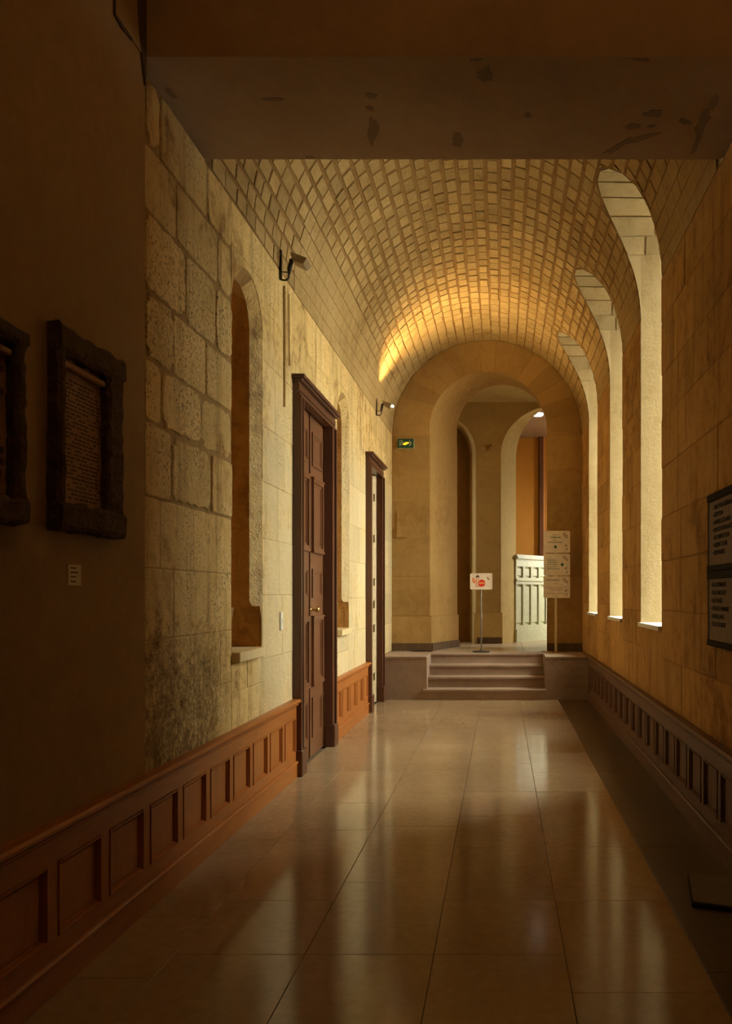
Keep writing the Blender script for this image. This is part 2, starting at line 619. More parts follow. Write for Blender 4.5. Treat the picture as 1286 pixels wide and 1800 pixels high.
wall_right = B('wall_right', 'joint_r', None, (XR, XR + TH, YB0, YE, 0, ZS))
tag(wall_right, 'ochre limestone wall pierced by three tall arched windows', 'wall', kind='structure')
ceil = MB()
prof = [(XR, ZS)] + [(XC + RV * math.cos(math.pi * k / 64), ZS + RV * math.sin(math.pi * k / 64)) for k in range(1, 64)] + \
       [(XL, ZS), (XL - 0.75, ZS), (XL - 0.75, 5.95), (XR + TH, 5.95), (XR + TH, ZS)]
ceil.loft([(x, YB1 - 0.02, z) for x, z in prof], [(x, YE + 0.02, z) for x, z in prof])
ceiling = ceil.build('ceiling', 'vjoint')
tag(ceiling, 'barrel vault of small pale stones over the corridor', 'vault', kind='structure')
def wprof(a, b, x, inset=0.0, n=28, z0=None):
    """outline of a window opening at depth x: the embrasure narrows outwards"""
    k = max(0.0, x - XR) / TH * 0.13 + inset
    return arch(a + k, b - k, (WZ0 if z0 is None else z0) + (inset if z0 is None else 0), WZS, ((b - a) / 2 - k) * 1.05, n)


cs = []
for (a, b) in WIN:
    cs.append(MB().rings([[(x, u, v) for u, v in wprof(a, b, x)] for x in (0.3, XR, XR + TH + 0.05)]).build('cutter', 'jamb'))
cut(wall_right, cs)
cut(ceiling, cs)
drop(cs)
# the reveals of the windows take stone darkened in colour to offset strong light
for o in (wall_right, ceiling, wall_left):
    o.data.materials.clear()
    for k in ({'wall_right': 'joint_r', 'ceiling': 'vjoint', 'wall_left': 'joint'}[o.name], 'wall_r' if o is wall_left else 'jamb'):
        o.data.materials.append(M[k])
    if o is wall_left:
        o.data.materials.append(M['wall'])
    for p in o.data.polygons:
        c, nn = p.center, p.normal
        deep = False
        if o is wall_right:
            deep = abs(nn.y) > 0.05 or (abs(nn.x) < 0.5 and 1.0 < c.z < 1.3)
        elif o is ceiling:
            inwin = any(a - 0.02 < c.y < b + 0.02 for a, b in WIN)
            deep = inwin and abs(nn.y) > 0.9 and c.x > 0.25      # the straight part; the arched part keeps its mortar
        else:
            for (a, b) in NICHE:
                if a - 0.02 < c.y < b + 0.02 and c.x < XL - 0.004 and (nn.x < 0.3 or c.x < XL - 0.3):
                    deep = True  # niche insides take a darker stone, shade put into the colour
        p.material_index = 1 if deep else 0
        if o is wall_left and not deep and abs(p.normal.y) > 0.2 and c.x < XL - 0.004:
            p.material_index = 2

# beam and near hall
B('beam', 'beam', None, (XL - 0.75, XR + 0.75, YB0, YB1, ZB, 5.95))
bpy.data.objects['beam'].name = 'trim_1'
tag(bpy.data.objects['trim_1'], 'broad stained plaster beam spanning the corridor in front of the vault', 'beam', kind='structure')
beam = bpy.data.objects['trim_1']


def stain(px0, py0, rx, ry, ang=0.0, n=16, wob=0.35):
    """a patch of lost, damp-darkened plaster under the beam; centre and size read off the photograph"""
    dep = (ZB - CAM_Z) * F_PX / (VPY - py0)
    X0, Y0 = (px0 - VPX) / F_PX * dep, dep
    kx = dep / F_PX
    ky = (ZB - CAM_Z) * F_PX / (VPY - py0) ** 2
    pts = []
    for k in range(n):
        t = 2 * math.pi * k / n
        r = 1 + rnd.uniform(-wob, wob)
        u, v = rx * r * math.cos(t), ry * r * math.sin(t)
        u, v = u * math.cos(ang) - v * math.sin(ang), u * math.sin(ang) + v * math.cos(ang)
        pts.append((min(XR - 0.01, X0 + u * kx), max(YB0 + 0.01, min(YB1 - 0.01, Y0 + v * ky))))
    MB().loft([(u, v, ZB - 0.002) for u, v in pts], [(u, v, ZB + 0.01) for u, v in pts]).build('plaster_loss_or_shade', 'stain', beam)


for q in ((852, 132, 17, 13), (835, 103, 12, 4), (655, 232, 9, 26, 0.35), (652, 168, 10, 5), (650, 190, 6, 4), (805, 248, 11, 12),
          (1146, 200, 16, 7), (1113, 221, 13, 6), (1145, 222, 7, 4), (1085, 258, 22, 6, -0.6), (1128, 243, 26, 4, -0.3),
          (929, 203, 6, 4), (1235, 215, 10, 22), (1222, 255, 5, 16), (1205, 214, 12, 4, 0.3), (1255, 180, 7, 14), (480, 174, 18, 3),
          (1125, 102, 16, 5, 0.2), (300, 165, 6, 10), (545, 277, 8, 4)):
    stain(*q)

hall_l = B('wall_hall_left', 'plaster', None, (XL - 0.75, XL + 0.012, -3.0, YB0, 0, 5.6))
tag(hall_l, 'smooth brown plaster wall carrying the carved stone tablets', 'wall', kind='structure')
xw = XL + 0.012
B('plaster_return', 'plaster', hall_l, (xw - 0.01, xw + 0.008, 3.30, YB0, 3.925, 5.6))
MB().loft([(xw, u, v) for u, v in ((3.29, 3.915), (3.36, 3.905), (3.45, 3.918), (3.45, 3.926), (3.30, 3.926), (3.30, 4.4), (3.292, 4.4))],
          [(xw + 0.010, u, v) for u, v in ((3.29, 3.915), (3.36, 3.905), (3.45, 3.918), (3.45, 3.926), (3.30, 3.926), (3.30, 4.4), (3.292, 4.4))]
          ).build('edge_shade_strip', 'ink', hall_l)  # thin dark strip painting the shadow gap along the plaster edge
sp = ((3.515, 3.98), (3.545, 3.90), (3.575, 3.80), (3.582, 3.92), (3.584, 4.5), (3.49, 4.5), (3.495, 4.1))
MB().loft([(xw, u, v) for u, v in sp], [(xw + 0.0095, u, v) for u, v in sp]).build('plaster_loss_or_shade', 'rough', hall_l)  # dark strip painting the corner shadow beside the beam
hall_r = B('wall_hall_right', 'plaster', None, (XR - 0.005, XR + 0.75, -3.0, YB0, 0, 5.6))
tag(hall_r, 'brown plaster wall opposite the carved tablets', 'wall', kind='structure')
tag(B('wall_back', 'plaster', None, (XL - 0.75, XR + 0.75, -3.3, -3.0, 0, 5.9)),
    'plain plaster wall closing the hall', 'wall', kind='structure')
tag(B('ceiling_hall', 'plaster', None, (XL - 0.75, XR + 0.75, -3.3, YB0, 5.6, 5.95)),
    'flat plaster ceiling of the hall in front of the beam', 'ceiling', kind='structure')

tag(B('ground', 'court', None, (-16, 16, -6, 26, -0.8, -0.5)), 'paved courtyard ground outside the windows', 'ground', kind='structure')

# ------------------------------------------------------------------ floor slabs
floor = B('floor', 'grout', None, (XL - 0.75, XR + 0.75, -3.3, YE + 0.1, -0.3, -0.012))
tag(floor, 'polished limestone slab floor with brown stone borders', 'floor', kind='structure')
cols = [(-1.66, -1.315, 'floor_b'), (-1.315, -0.79, 'floor'), (-0.79, -0.27, 'floor'), (-0.27, 0.258, 'floor'),
        (0.258, 0.79, 'floor'), (0.79, 1.24, 'floor_b')]
J = 0.0012
for ci, (x0, x1, mt) in enumerate(cols):
    y = [3.48, 3.67, 3.12, 3.67, 3.67, 3.67][ci]
    ys = [y]
    while ys[-1] < YP:
        ys.append(ys[-1] + rnd.choice([0.62, 0.78, 0.95, 1.1]))
    while ys[0] > 1.4:
        ys.insert(0, ys[0] - rnd.choice([0.55, 0.7, 0.85]))
    ys[-1] = YP + 0.06
    if ys[-1] - ys[-2] < 0.25:
        ys.pop(-2)
    for a, b in zip(ys[:-1], ys[1:]):
        dz = rnd.uniform(-0.0008, 0.0004)
        mb = MB()
        e = 0.0012
        mb.rings([[(x0 + J, a + J, -0.02), (x1 - J, a + J, -0.02), (x1 - J, b - J, -0.02), (x0 + J, b - J, -0.02)],
                  [(x0 + J, a + J, dz - e), (x1 - J, a + J, dz - e), (x1 - J, b - J, dz - e), (x0 + J, b - J, dz - e)],
                  [(x0 + J + e, a + J + e, dz), (x1 - J - e, a + J + e, dz), (x1 - J - e, b - J - e, dz),
                   (x0 + J + e, b - J - e, dz)]], True, rnd.uniform(0.05, 1.0))
        mb.build('slab', 'floor' if mt == 'floor' or ci == 0 else mt, floor)
B('slab', 'floor', floor, (XL, XR, -3.0, min(1.35, 1.35), -0.02, -0.001))


# ------------------------------------------------------------------ ashlar facing
def tiles(u0, u1, v0, v1, ch, lmin, lmax):
    out = []
    n = max(1, round((v1 - v0) / ch))
    edges = [v0 + (v1 - v0) * k / n for k in range(n + 1)]
    for k in range(1, n):
        edges[k] += rnd.uniform(-0.03, 0.03) * min(1, ch / 0.3)
    for a, b in zip(edges[:-1], edges[1:]):
        u = u0
        first = True
        while u < u1 - 1e-6:
            l = rnd.uniform(lmin, lmax) * (rnd.uniform(0.45, 1.0) if first else 1)
            first = False
            e = u + l
            if u1 - e < lmin * 0.6:
                e = u1
            out.append((u, e, a, b))
            u = e
    return out


def block(parent, name, mat, P, u0, u1, v0, v1, d, g=0.004, jit=0.004, tint=None):
    """a dressed block: P(u, v, depth) gives the world point"""
    j = lambda: rnd.uniform(-jit, jit)
    q = [(u0 + g + abs(j()), v0 + g + abs(j())), (u1 - g - abs(j()), v0 + g + abs(j())),
         (u1 - g - abs(j()), v1 - g - abs(j())), (u0 + g + abs(j()), v1 - g - abs(j()))]
    cu, cv = (u0 + u1) / 2, (v0 + v1) / 2
    e = 0.007
    qi = [(u + (e if u < cu else -e), v + (e if v < cv else -e)) for u, v in q]
    mb = MB()
    mb.rings([[P(u, v, -0.01) for u, v in q], [P(u, v, d * 0.5) for u, v in q], [P(u, v, d) for u, v in qi]], True,
             rnd.uniform(0.02, 1.0) if tint is None else tint)
    return mb.build(name, mat, parent)


def rough_block(parent, name, mat, P, u0, u1, v0, v1, d, g, amp, tint):
    """a weathered block with a ragged outline"""
    cor = [(u0 + g, v0 + g), (u1 - g, v0 + g), (u1 - g, v1 - g), (u0 + g, v1 - g)]
    cu, cv = (u0 + u1) / 2, (v0 + v1) / 2
    out, inn = [], []
    for k in range(4):
        (a0, b0), (a1, b1) = cor[k], cor[(k + 1) % 4]
        n = max(2, int(math.hypot(a1 - a0, b1 - b0) / 0.045))
        for i in range(n):
            t = i / n
            w = rnd.uniform(0, amp) + (amp * 1.3 if i == 0 else 0)
            u, v = a0 + (a1 - a0) * t, b0 + (b1 - b0) * t
            du, dv_ = (0, 1) if k == 0 else (-1, 0) if k == 1 else (0, -1) if k == 2 else (1, 0)
            if i == 0:
                du, dv_ = (1 if u < cu else -1), (1 if v < cv else -1)
            u, v = u + du * w, v + dv_ * w
            out.append((u, v))
            inn.append((u + (cu - u) * 0.03, v + (cv - v) * 0.03))
    MB().rings([[P(u, v, -0.01) for u, v in out], [P(u, v, d * 0.4) for u, v in out], [P(u, v, d) for u, v in inn]],
               True, tint).build(name, mat, parent)


PL = lambda u, v, d: (XL + d, u, v)
PR = lambda u, v, d: (XR - d, u, v)
PE = lambda u, v, d: (u, YE - d, v)
zw = 0.60
(n1a, n1b), (n2a, n2b) = NICHE
(d1a, d1b), (d2a, d2b) = DOOR
left_regions = [
    (YB0 + 0.005, n1a, zw, ZS, 0.34, 0.28, 0.62, 0.011), (n1a, n1b, zw, 1.09, 0.25, 0.3, 0.6, 0.006),
    (n1a - 0.0, n1b + 0.0, 3.62, ZS, 0.26, 0.3, 0.6, 0.008), (n1b, d1a + 0.02, zw, ZS, 0.40, 0.35, 0.8, 0.005),
    (d1a + 0.02, d1b - 0.02, 3.16, ZS, 0.36, 0.35, 0.7, 0.004), (d1b - 0.02, n2a, zw, ZS, 0.42, 0.3, 0.5, 0.004),
    (n2a, n2b, zw, 1.09, 0.25, 0.3, 0.6, 0.004), (n2a, n2b, 3.62, ZS, 0.26, 0.3, 0.6, 0.005),
    (n2b, d2a + 0.02, zw, ZS, 0.42, 0.4, 0.8, 0.004), (d2a + 0.02, d2b - 0.02, 3.16, ZS, 0.36, 0.4, 0.7, 0.004),
    (d2b - 0.02, YE, zw, ZS, 0.42, 0.4, 0.8, 0.004)]
for (u0, u1, v0, v1, ch, l0, l1, dd) in left_regions:
    for t in tiles(u0, u1, v0, v1, ch, l0, l1):
        if dd > 0.01:
            low = t[3] < 2.05       # the lower courses are dressed and tightly jointed
            rough_block(wall_left, 'stone', 'wall', PL, *t, rnd.uniform(0.3, 1.0) * (0.004 if low else 0.012),
                        rnd.choice((0.0008, 0.0015)) if low else rnd.choice((0.001, 0.004, 0.008)),
                        0.002 if low else rnd.choice((0.004, 0.014, 0.02)), rnd.uniform(0.02, 1.0))
            continue
        g = rnd.choice((0.0006, 0.001, 0.003, 0.005)) if dd > 0.01 else 0.0010
        block(wall_left, 'stone', 'wall', PL, *t, rnd.uniform(0.35, 1.0) * dd, g, 0.006 if dd > 0.01 else 0.0015, None)
# spandrels between a niche's round head and the course above it
for (a, b) in NICHE:
    r, c = (b - a) / 2, (a + b) / 2
    for k in range(8):
        t0, t1 = math.pi * k / 8, math.pi * (k + 1) / 8
        pts = []
        for s in range(4):
            t = t0 + (t1 - t0) * s / 3
            pts.append((c + (r + 0.002) * math.cos(t), 3.26 + (r + 0.002) * math.sin(t)))
        o0 = (max(a, min(b, c + r * 1.5 * math.cos(t1))), 3.615 if 1 < k < 6 or True else 3.5)
        o1 = (max(a, min(b, c + r * 1.5 * math.cos(t0))), 3.615)
        poly = pts + [o0, o1]
        MB().loft([(XL - 0.01, u, v) for u, v in poly], [(XL + 0.004, u, v) for u, v in poly],
                  rnd.uniform(0.02, 0.6)).build('stone', 'wall', wall_left)

right_regions = [(YB0 + 0.005, WIN[0][0], zw, ZS), (WIN[0][1], WIN[1][0], zw, ZS), (WIN[1][1], WIN[2][0], zw, ZS),
                 (WIN[2][1], YE, zw, ZS)] + [(a, b, zw, WZ0 - 0.03) for a, b in WIN]
for (u0, u1, v0, v1) in right_regions:
    for t in tiles(u0, u1, v0, v1, 0.38, 0.38, 0.8):
        block(wall_right, 'stone', 'wall_r', PR, *t, rnd.uniform(0.002, 0.008), 0.0018, 0.0025, rnd.uniform(0.02, 1.0))

# niche sills
for (a, b) in NICHE:
    o = B('sill', 'sill', wall_left, (XL - 0.56, XL + 0.055, a + 0.004, b - 0.1, 1.03, 1.092), bevel=0.004)
    o['label'] = 'newly cut pale stone sill'


# ------------------------------------------------------------------ vault stones
def head(y):
    for (a, b) in WIN:
        g = 0.012
        if a - g < y < b + g:
            c, r = (a + b) / 2, (b - a) / 2 + g
            return WZS + 1.05 * math.sqrt(max(0, r * r - (y - c) ** 2))
    return None


def in_window(th, y):
    x, z = XC + RV * math.cos(th), ZS + RV * math.sin(th)
    h = head(y)
    return h is not None and x > 0.3 and z < h


def proj(p):
    return (VPX + p[0] / p[1] * F_PX, VPY - (p[2] - CAM_Z) / p[1] * F_PX)


stones = []
ncourse = 35
for i in range(ncourse):
    t0, t1 = math.pi * i / ncourse, math.pi * (i + 1) / ncourse
    y = YB1 + 0.01 - rnd.uniform(0, 0.15)
    while y < YE - 0.02:
        l = rnd.uniform(0.15, 0.235)
        y2 = min(y + l, YE)
        if y2 - y > 0.06 and y2 > YB1 + 0.05:
            y0 = max(y, YB1 + 0.005)
            tm, ym = (t0 + t1) / 2, (y0 + y2) / 2
            smear = max((tm - 2.55) * 4.0 * (1 if ym > 6.2 else 0.15), (0.72 - tm) * 2.0, (ym - 9.2) * 0.3) + rnd.uniform(-0.3, 0.3)
            smear = min(0.93, max(0.0, smear))       # how far old limewash has filled the joints here
            gt, gy = 0.0078 * (1 - smear) + 0.0006, 0.0065 * (1 - smear) + 0.0006
            jt = lambda: rnd.uniform(0, 0.008) * (1 - smear)
            jy = lambda: rnd.uniform(0, 0.013) * (1 - smear)
            cor = [(t0 + gt + jt(), y0 + gy + jy()), (t1 - gt - jt(), y0 + gy + jy()),
                   (t1 - gt - jt(), y2 - gy - jy()), (t0 + gt + jt(), y2 - gy - jy())]
            ins = [in_window(*c) for c in cor]
            if any(ins) and not all(ins):
                # trim a stone that meets a window head: pull its inner corners out of the opening
                cen = (sum(c[0] for c in cor) / 4, sum(c[1] for c in cor) / 4)
                outs = [c for c, q in zip(cor, ins) if not q]
                ref = (sum(c[0] for c in outs) / len(outs), sum(c[1] for c in outs) / len(outs))
                new = []
                for c, q in zip(cor, ins):
                    if q:
                        lo, hi = 0.0, 1.0
                        for _ in range(12):
                            mid = (lo + hi) / 2
                            pt = (c[0] + (ref[0] - c[0]) * mid, c[1] + (ref[1] - c[1]) * mid)
                            if in_window(*pt):
                                lo = mid
                            else:
                                hi = mid
                        c = (c[0] + (ref[0] - c[0]) * hi, c[1] + (ref[1] - c[1]) * hi)
                    new.append(c)
                cor = new
                ins = [False] * 4
            if not any(ins):
                d = rnd.uniform(0.005, 0.013) * (1 - smear) + 0.006 * smear
                tint = 0.02 + rnd.uniform(0.0, 1.0) * (1 - smear) + 0.45 * smear

                def P3(t, yy, dd):
                    return (XC + (RV - dd) * math.cos(t), yy, ZS + (RV - dd) * math.sin(t))
                ct, cy = sum(c[0] for c in cor) / 4, sum(c[1] for c in cor) / 4
                sh = 1 - 0.10 * (1 - smear)
                inn = [(ct + (t - ct) * sh, cy + (q - cy) * (sh * 0.7 + 0.3)) for t, q in cor]
                rs = [[P3(t, q, -0.006) for t, q in cor], [P3(t, q, d * 0.55) for t, q in cor], [P3(t, q, d) for t, q in inn]]
                pp = [proj(v) for v in rs[2]]
                area = abs(sum(pp[k][0] * pp[(k + 1) % 4][1] - pp[(k + 1) % 4][0] * pp[k][1] for k in range(4))) / 2
                pc = P3(ct, cy, d)
                vis = (pc[2] - CAM_Z) * YB1 / pc[1] < ZB - CAM_Z and 0 < proj(pc)[0] < 1286
                stones.append((area if vis else -1, rs, tint))
        y = y2
stones.sort(key=lambda s: -s[0])
for k, (a, rs, tint) in enumerate(stones):
    if k < 298:
        MB().rings(rs, True, tint).build('stone', 'vault', ceiling)
rest = MB()
for (a, rs, tint) in stones[298:]:
    rest.rings(rs, True, tint)
o = rest.build('vault_stonework', 'vault', ceiling)
o['kind'] = 'stuff'

# stones lining the head of each window
def vault_x(z):
    return XC + math.sqrt(max(0.0, RV * RV - (z - ZS) ** 2))


for wi, (a, b) in enumerate(WIN):
    c, r = (a + b) / 2, (b - a) / 2
    nv = 9
    for k in range(nv):
        t0, t1 = math.pi * k / nv + 0.014, math.pi * (k + 1) / nv - 0.014
        split = rnd.uniform(1.20, 1.36)
        for half in (0, 1):
            rs = []
            for dd in (-0.005, 0.008):
                ring_ = []
                for t, e in ((t0, 0), (t0, 1), (t1, 1), (t1, 0)):
                    z = WZS + 1.05 * r * math.sin(t)
                    q = (vault_x(z) + 0.004, split - 0.008)[e] if half == 0 else (split + 0.008, PWX - 0.02)[e]
                    kq = max(0.0, q - XR) / TH * 0.13
                    rr = r - dd - kq
                    ring_.append((q, c + rr * math.cos(t), WZS + 1.05 * rr * math.sin(t)))
                rs.append(ring_)
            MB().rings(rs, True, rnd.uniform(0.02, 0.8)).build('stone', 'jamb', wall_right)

# ------------------------------------------------------------------ windows of the right wall
wlabel = ['tall arched window nearest the notice boards, with white sill',
          'tall arched window between two others, with white sill',
          'tall arched window closest to the stone steps, with white sill']
for wi, (a, b) in enumerate(WIN):
    w = empty('window_%d' % (wi + 1), (PWX, (a + b) / 2, WZ0), wlabel[wi], 'window', kind='structure')
    pr_o = wprof(a, b, PWX)
    pr_i = wprof(a, b, PWX, 0.05)
    a_in, b_in = a, b
    kk = (PWX - XR) / TH * 0.13
    a, b = a + kk, b - kk
    mb = MB()
    n = len(pr_o)
    vs = [(PWX, u, v) for u, v in pr_o] + [(PWX, u, v) for u, v in pr_i] + \
         [(PWX + 0.06, u, v) for u, v in pr_o] + [(PWX + 0.06, u, v) for u, v in pr_i]
    fs = []
    for i in range(n):
        k = (i + 1) % n
        fs += [(i, k, n + k, n + i), (2 * n + i, 2 * n + k, 3 * n + k, 3 * n + i), (i, k, 2 * n + k, 2 * n + i),
               (n + i, n + k, 3 * n + k, 3 * n + i)]
    mb.add(vs, fs)
    mb.build('window_frame', 'oak_sash', w)
    c = (a + b) / 2
    B('mullion', 'oak_sash', w, (PWX + 0.01, PWX + 0.05, c - 0.02, c + 0.02, WZ0 + 0.05, WZS + (b - a) / 2 - 0.05))
    rows = [WZ0 + 0.06 + k * (WZS - WZ0 - 0.06) / 5 for k in range(6)]
    for z in rows[1:]:
        B('glazing_bar', 'oak_sash', w, (PWX + 0.015, PWX + 0.045, a + 0.05, b - 0.05, z - 0.012, z + 0.012))
    for z0, z1 in zip(rows[:-1], rows[1:]):
        for (u0, u1) in ((a + 0.06, c - 0.02), (c + 0.02, b - 0.06)):
            B('pane', 'glass', w, (PWX + 0.028, PWX + 0.032, u0, u1, z0 + 0.012, z1 - 0.012))
    pa = [(u, max(v, WZS + 0.012)) for u, v in arch(a + 0.07, b - 0.07, WZS, WZS, ((b - a) / 2 - 0.07) * 1.05, 20)]
    MB().loft([(PWX + 0.028, u, v) for u, v in pa], [(PWX + 0.032, u, v) for u, v in pa]).build('pane', 'glass', w)
    s = B('sill', 'white', w, (XR - 0.03, PWX + 0.02, a + 0.003, b - 0.003, WZ0 - 0.035, WZ0 + 0.004), bevel=0.003) if False else \
        MB().hexa([(XR - 0.03, a_in, z) if i == 0 else (PWX, a, z) if i == 1 else (PWX, b, z) if i == 2 else (XR - 0.03, b_in, z) for z in (WZ0 - 0.03, WZ0 + 0.004) for i in range(4)]).build('sill', 'white', w)
    s['label'] = 'white painted sill'

# ------------------------------------------------------------------ end wall, arch and landing
ys2 = [(XL - 1.6, XR + 1.9)]
end = B('wall_end', 'end', None, (-3.2, 3.2, YE, YE2, 0, 5.9))
tag(end, 'stone end wall with splayed arch above the steps', 'wall', kind='structure')
AX0, AX1 = -1.084, 0.70
AZ = 3.97                     # springing of the end arch
fr = arch(AX0, AX1, ZP - 0.05, AZ, 0.87, 32)
bk = arch(-0.72, 0.765, ZP - 0.05, 4.12, 0.77, 32)
ext = 0.02


def lerp2(p, q, t):
    return (p[0] + (q[0] - p[0]) * t, p[1] + (q[1] - p[1]) * t)


dY = YE2 - YE
f2 = [lerp2(p, q, -ext / dY) for p, q in zip(fr, bk)]
b2 = [lerp2(p, q, 1 + ext / dY) for p, q in zip(fr, bk)]
c1 = MB().loft([(u, YE - ext, v) for u, v in f2], [(u, YE2 + ext, v) for u, v in b2]).build('cutter', 'end')
cut(end, [c1])
drop([c1])
# voussoirs and coursed blocks on its face
acx, ar = (AX0 + AX1) / 2, (AX1 - AX0) / 2
nv = 15
for k in range(nv):
    t0, t1 = math.pi * k / nv + 0.004, math.pi * (k + 1) / nv - 0.004
    ro = RV - 0.01
    inner = [(acx + (ar + 0.004) * math.cos(t), AZ + (0.87 + 0.004) * math.sin(t)) for t in (t0, (t0 + t1) / 2, t1)]
    outer = [(XC + ro * math.cos(t), ZS + ro * math.sin(t)) for t in (t1, (t0 + t1) / 2, t0)]
    poly = inner + outer
    cu = sum(p[0] for p in poly) / 6
    cv = sum(p[1] for p in poly) / 6
    pin = [(cu + (u - cu) * 0.985, cv + (v - cv) * 0.985) for u, v in poly]
    MB().rings([[PE(u, v, -0.01) for u, v in poly], [PE(u, v, 0.003) for u, v in poly], [PE(u, v, 0.006) for u, v in pin]],
               True, rnd.uniform(0.02, 0.55)).build('voussoir', 'end', end)
zc = [1.12, 1.72, 2.30, 2.85, 3.36, ZS]
for (u0, u1) in ((XL, AX0 - 0.002), (AX1 + 0.002, XR)):
    for z0, z1 in zip(zc[:-1], zc[1:]):
        block(end, 'stone', 'end', PE, u0, u1, z0, z1, 0.006, 0.0015, 0.001, rnd.uniform(0.02, 0.5))
    ob = B('base_course', 'end', end, (u0, u1 + (0.03 if u1 < 0 else 0) , YE - 0.035, YE + 0.02, ZP, 1.12))
    nsk = 3
    for k in range(nsk):
        a = u0 + (u1 + (0.04 if u1 < 0 else 0) - u0) * k / nsk
        b = u0 + (u1 + (0.04 if u1 < 0 else 0) - u0) * (k + 1) / nsk
        B('skirting_tile', 'skirt', end, (a + 0.002, b - 0.002, YE - 0.05, YE, ZP, ZP + 0.115))
# base along the splayed jamb
mb = MB()
p0, p1 = Vector((AX0, YE, 0)), Vector((-0.72, YE2, 0))
nrm = Vector((p1.y - p0.y, -(p1.x - p0.x), 0)).normalized()


def strip(z0, z1, th, name, mat, a=0.0, b=1.0):
    q0, q1 = p0.lerp(p1, a), p0.lerp(p1, b)
    pts = [q0 - nrm * 0.02, q0 + nrm * th, q1 + nrm * th, q1 - nrm * 0.02]
    MB().hexa([(p.x, p.y, z0) for p in pts] + [(p.x, p.y, z1) for p in pts]).build(name, mat, end)


strip(ZP, 1.12, 0.03, 'base_course', 'end')
for k in range(3):
    strip(ZP, ZP + 0.115, 0.05, 'skirting_tile', 'skirt', k / 3 + 0.003, (k + 1) / 3 - 0.003)
for k in range(len(zc) - 1):
    strip(zc[k] + 0.002, zc[k + 1] - 0.002, 0.005, 'stone', 'end')

# landing floor
landing = B('floor_landing', 'grout', None, (-3.2, 3.2, YP + 0.9, 17.4, 0.0, ZP - 0.012))
tag(landing, 'pale polished stone landing above the steps', 'floor', kind='structure')
for i in range(6):
    for j in range(9):
        x0, x1 = -2.2 + i * 0.85, -2.2 + (i + 1) * 0.85
        y0, y1 = YP + 0.93 + j * 0.66, YP + 0.93 + (j + 1) * 0.66
        if j == 0 and not (AX0 - 0.4 < (x0 + x1) / 2 < AX1 + 0.4):
            continue
        MB().box(x0 + 0.003, x1 - 0.003, y0 + 0.003, y1 - 0.003, ZP - 0.03, ZP, rnd.uniform(0.05, 0.9)).build(
            'slab', 'landing', landing)

# steps
steps = empty('stone_steps', (acx, YP, 0), 'four brown stone steps between two plinth blocks under the arch', 'steps',
              kind='structure')
SX0, SX1 = -1.02, 0.61
yt = YP - 0.03
tread = 0.225
for k in range(4):
    z1 = ZP * (k + 1) / 4
    y0 = yt + tread * k
    e = 0.05 if k == 0 else 0.0
    mb = MB()
    mb.box(SX0 - e, SX1 + e * 0.2, y0, YP + 0.93, ZP * k / 4, z1 - 0.035)
    s = mb.build('step', 'step', steps)
    MB().box(SX0 - e, SX1 + e * 0.2, y0 - 0.02, YP + 0.93, z1 - 0.035, z1).build('tread', 'step', s, bevel=0.006)
for (x0, x1) in ((XL + 0.02, SX0 + 0.0), (SX1, XR - 0.02)):
    p = B('plinth_block', 'step', steps, (x0, x1, YP, YE, 0, ZP - 0.03))
    B('coping_slab', 'step', p, (x0, x1, YP - 0.006, YE, ZP - 0.03, ZP), bevel=0.004)

# ------------------------------------------------------------------ vestibule and the room beyond
far = B('wall_far', 'far', None, (-3.2, 3.2, 13.5, 13.95, ZP - 0.1, 5.3))
tag(far, 'pale stone wall with tall niche and arch beyond the landing', 'wall', kind='structure')
cs = []
for (f, bkk) in ((arch(-1.50, -0.44, ZP - 0.2, 3.9, 0.65, 24), arch(-1.38, -0.565, ZP - 0.2, 3.9, 0.62, 24)),
                 (arch(0.0, 2.0, ZP - 0.2, 3.9, 0.85, 24), arch(0.27, 1.93, ZP - 0.2, 3.9, 0.97, 24))):
    d = 0.45
    f2 = [lerp2(p, q, -0.02 / d) for p, q in zip(f, bkk)]
    b2 = [lerp2(p, q, 1 + 0.02 / d) for p, q in zip(f, bkk)]
    cs.append(MB().loft([(u, 13.48, v) for u, v in f2], [(u, 13.97, v) for u, v in b2]).build('cutter', 'far'))
cut(far, cs)
drop(cs)
PF = lambda u, v, d: (u, 13.5 - d, v)
zz = [1.13, 1.75, 2.4, 3.05, 3.68]
for (u0, u1) in ((-0.438, -0.002),):
    for z0, z1 in zip(zz[:-1], zz[1:]):
        block(far, 'stone', 'far', PF, u0, u1, z0, z1, 0.005, 0.0015, 0.001, rnd.uniform(0.02, 0.4))
    B('base_course', 'far', far, (u0 - 0.03, u1 + 0.03, 13.46, 13.55, ZP, 1.13))
    for k in range(2):
        B('skirting_tile', 'skirt', far, (u0 + 0.02 + k * 0.22, u0 + 0.235 + k * 0.22, 13.445, 13.5, ZP, ZP + 0.11))
tag(B('wall_niche', 'end', None, (-3.2, -0.2, 14.25, 14.45, ZP - 0.1, 5.3)),
    'dim wall seen through the narrow niche past the landing', 'wall', kind='structure')
tag(B('wall_room_side', 'far', None, (-0.2, 0.02, 13.95, 17.2, ZP - 0.1, 5.3)),
    'side wall of the room beyond the far arch', 'wall', kind='structure')
vc = MB().hexa([(-3.2, YE2, 5.12), (3.2, YE2, 5.12), (3.2, 13.5, 4.80), (-3.2, 13.5, 4.80),
                (-3.2, YE2, 5.9), (3.2, YE2, 5.9), (3.2, 13.5, 5.9), (-3.2, 13.5, 5.9)]).build('ceiling_vestibule', 'far')
tag(vc, 'sloping stone ceiling between the end arch and the far wall', 'ceiling', kind='structure')
tag(B('ceiling_room', 'ceil2', None, (-3.2, 3.2, 13.95, 17.4, 4.90, 5.3)),
    'pinkish flat ceiling of the room beyond the far arch', 'ceiling', kind='structure')
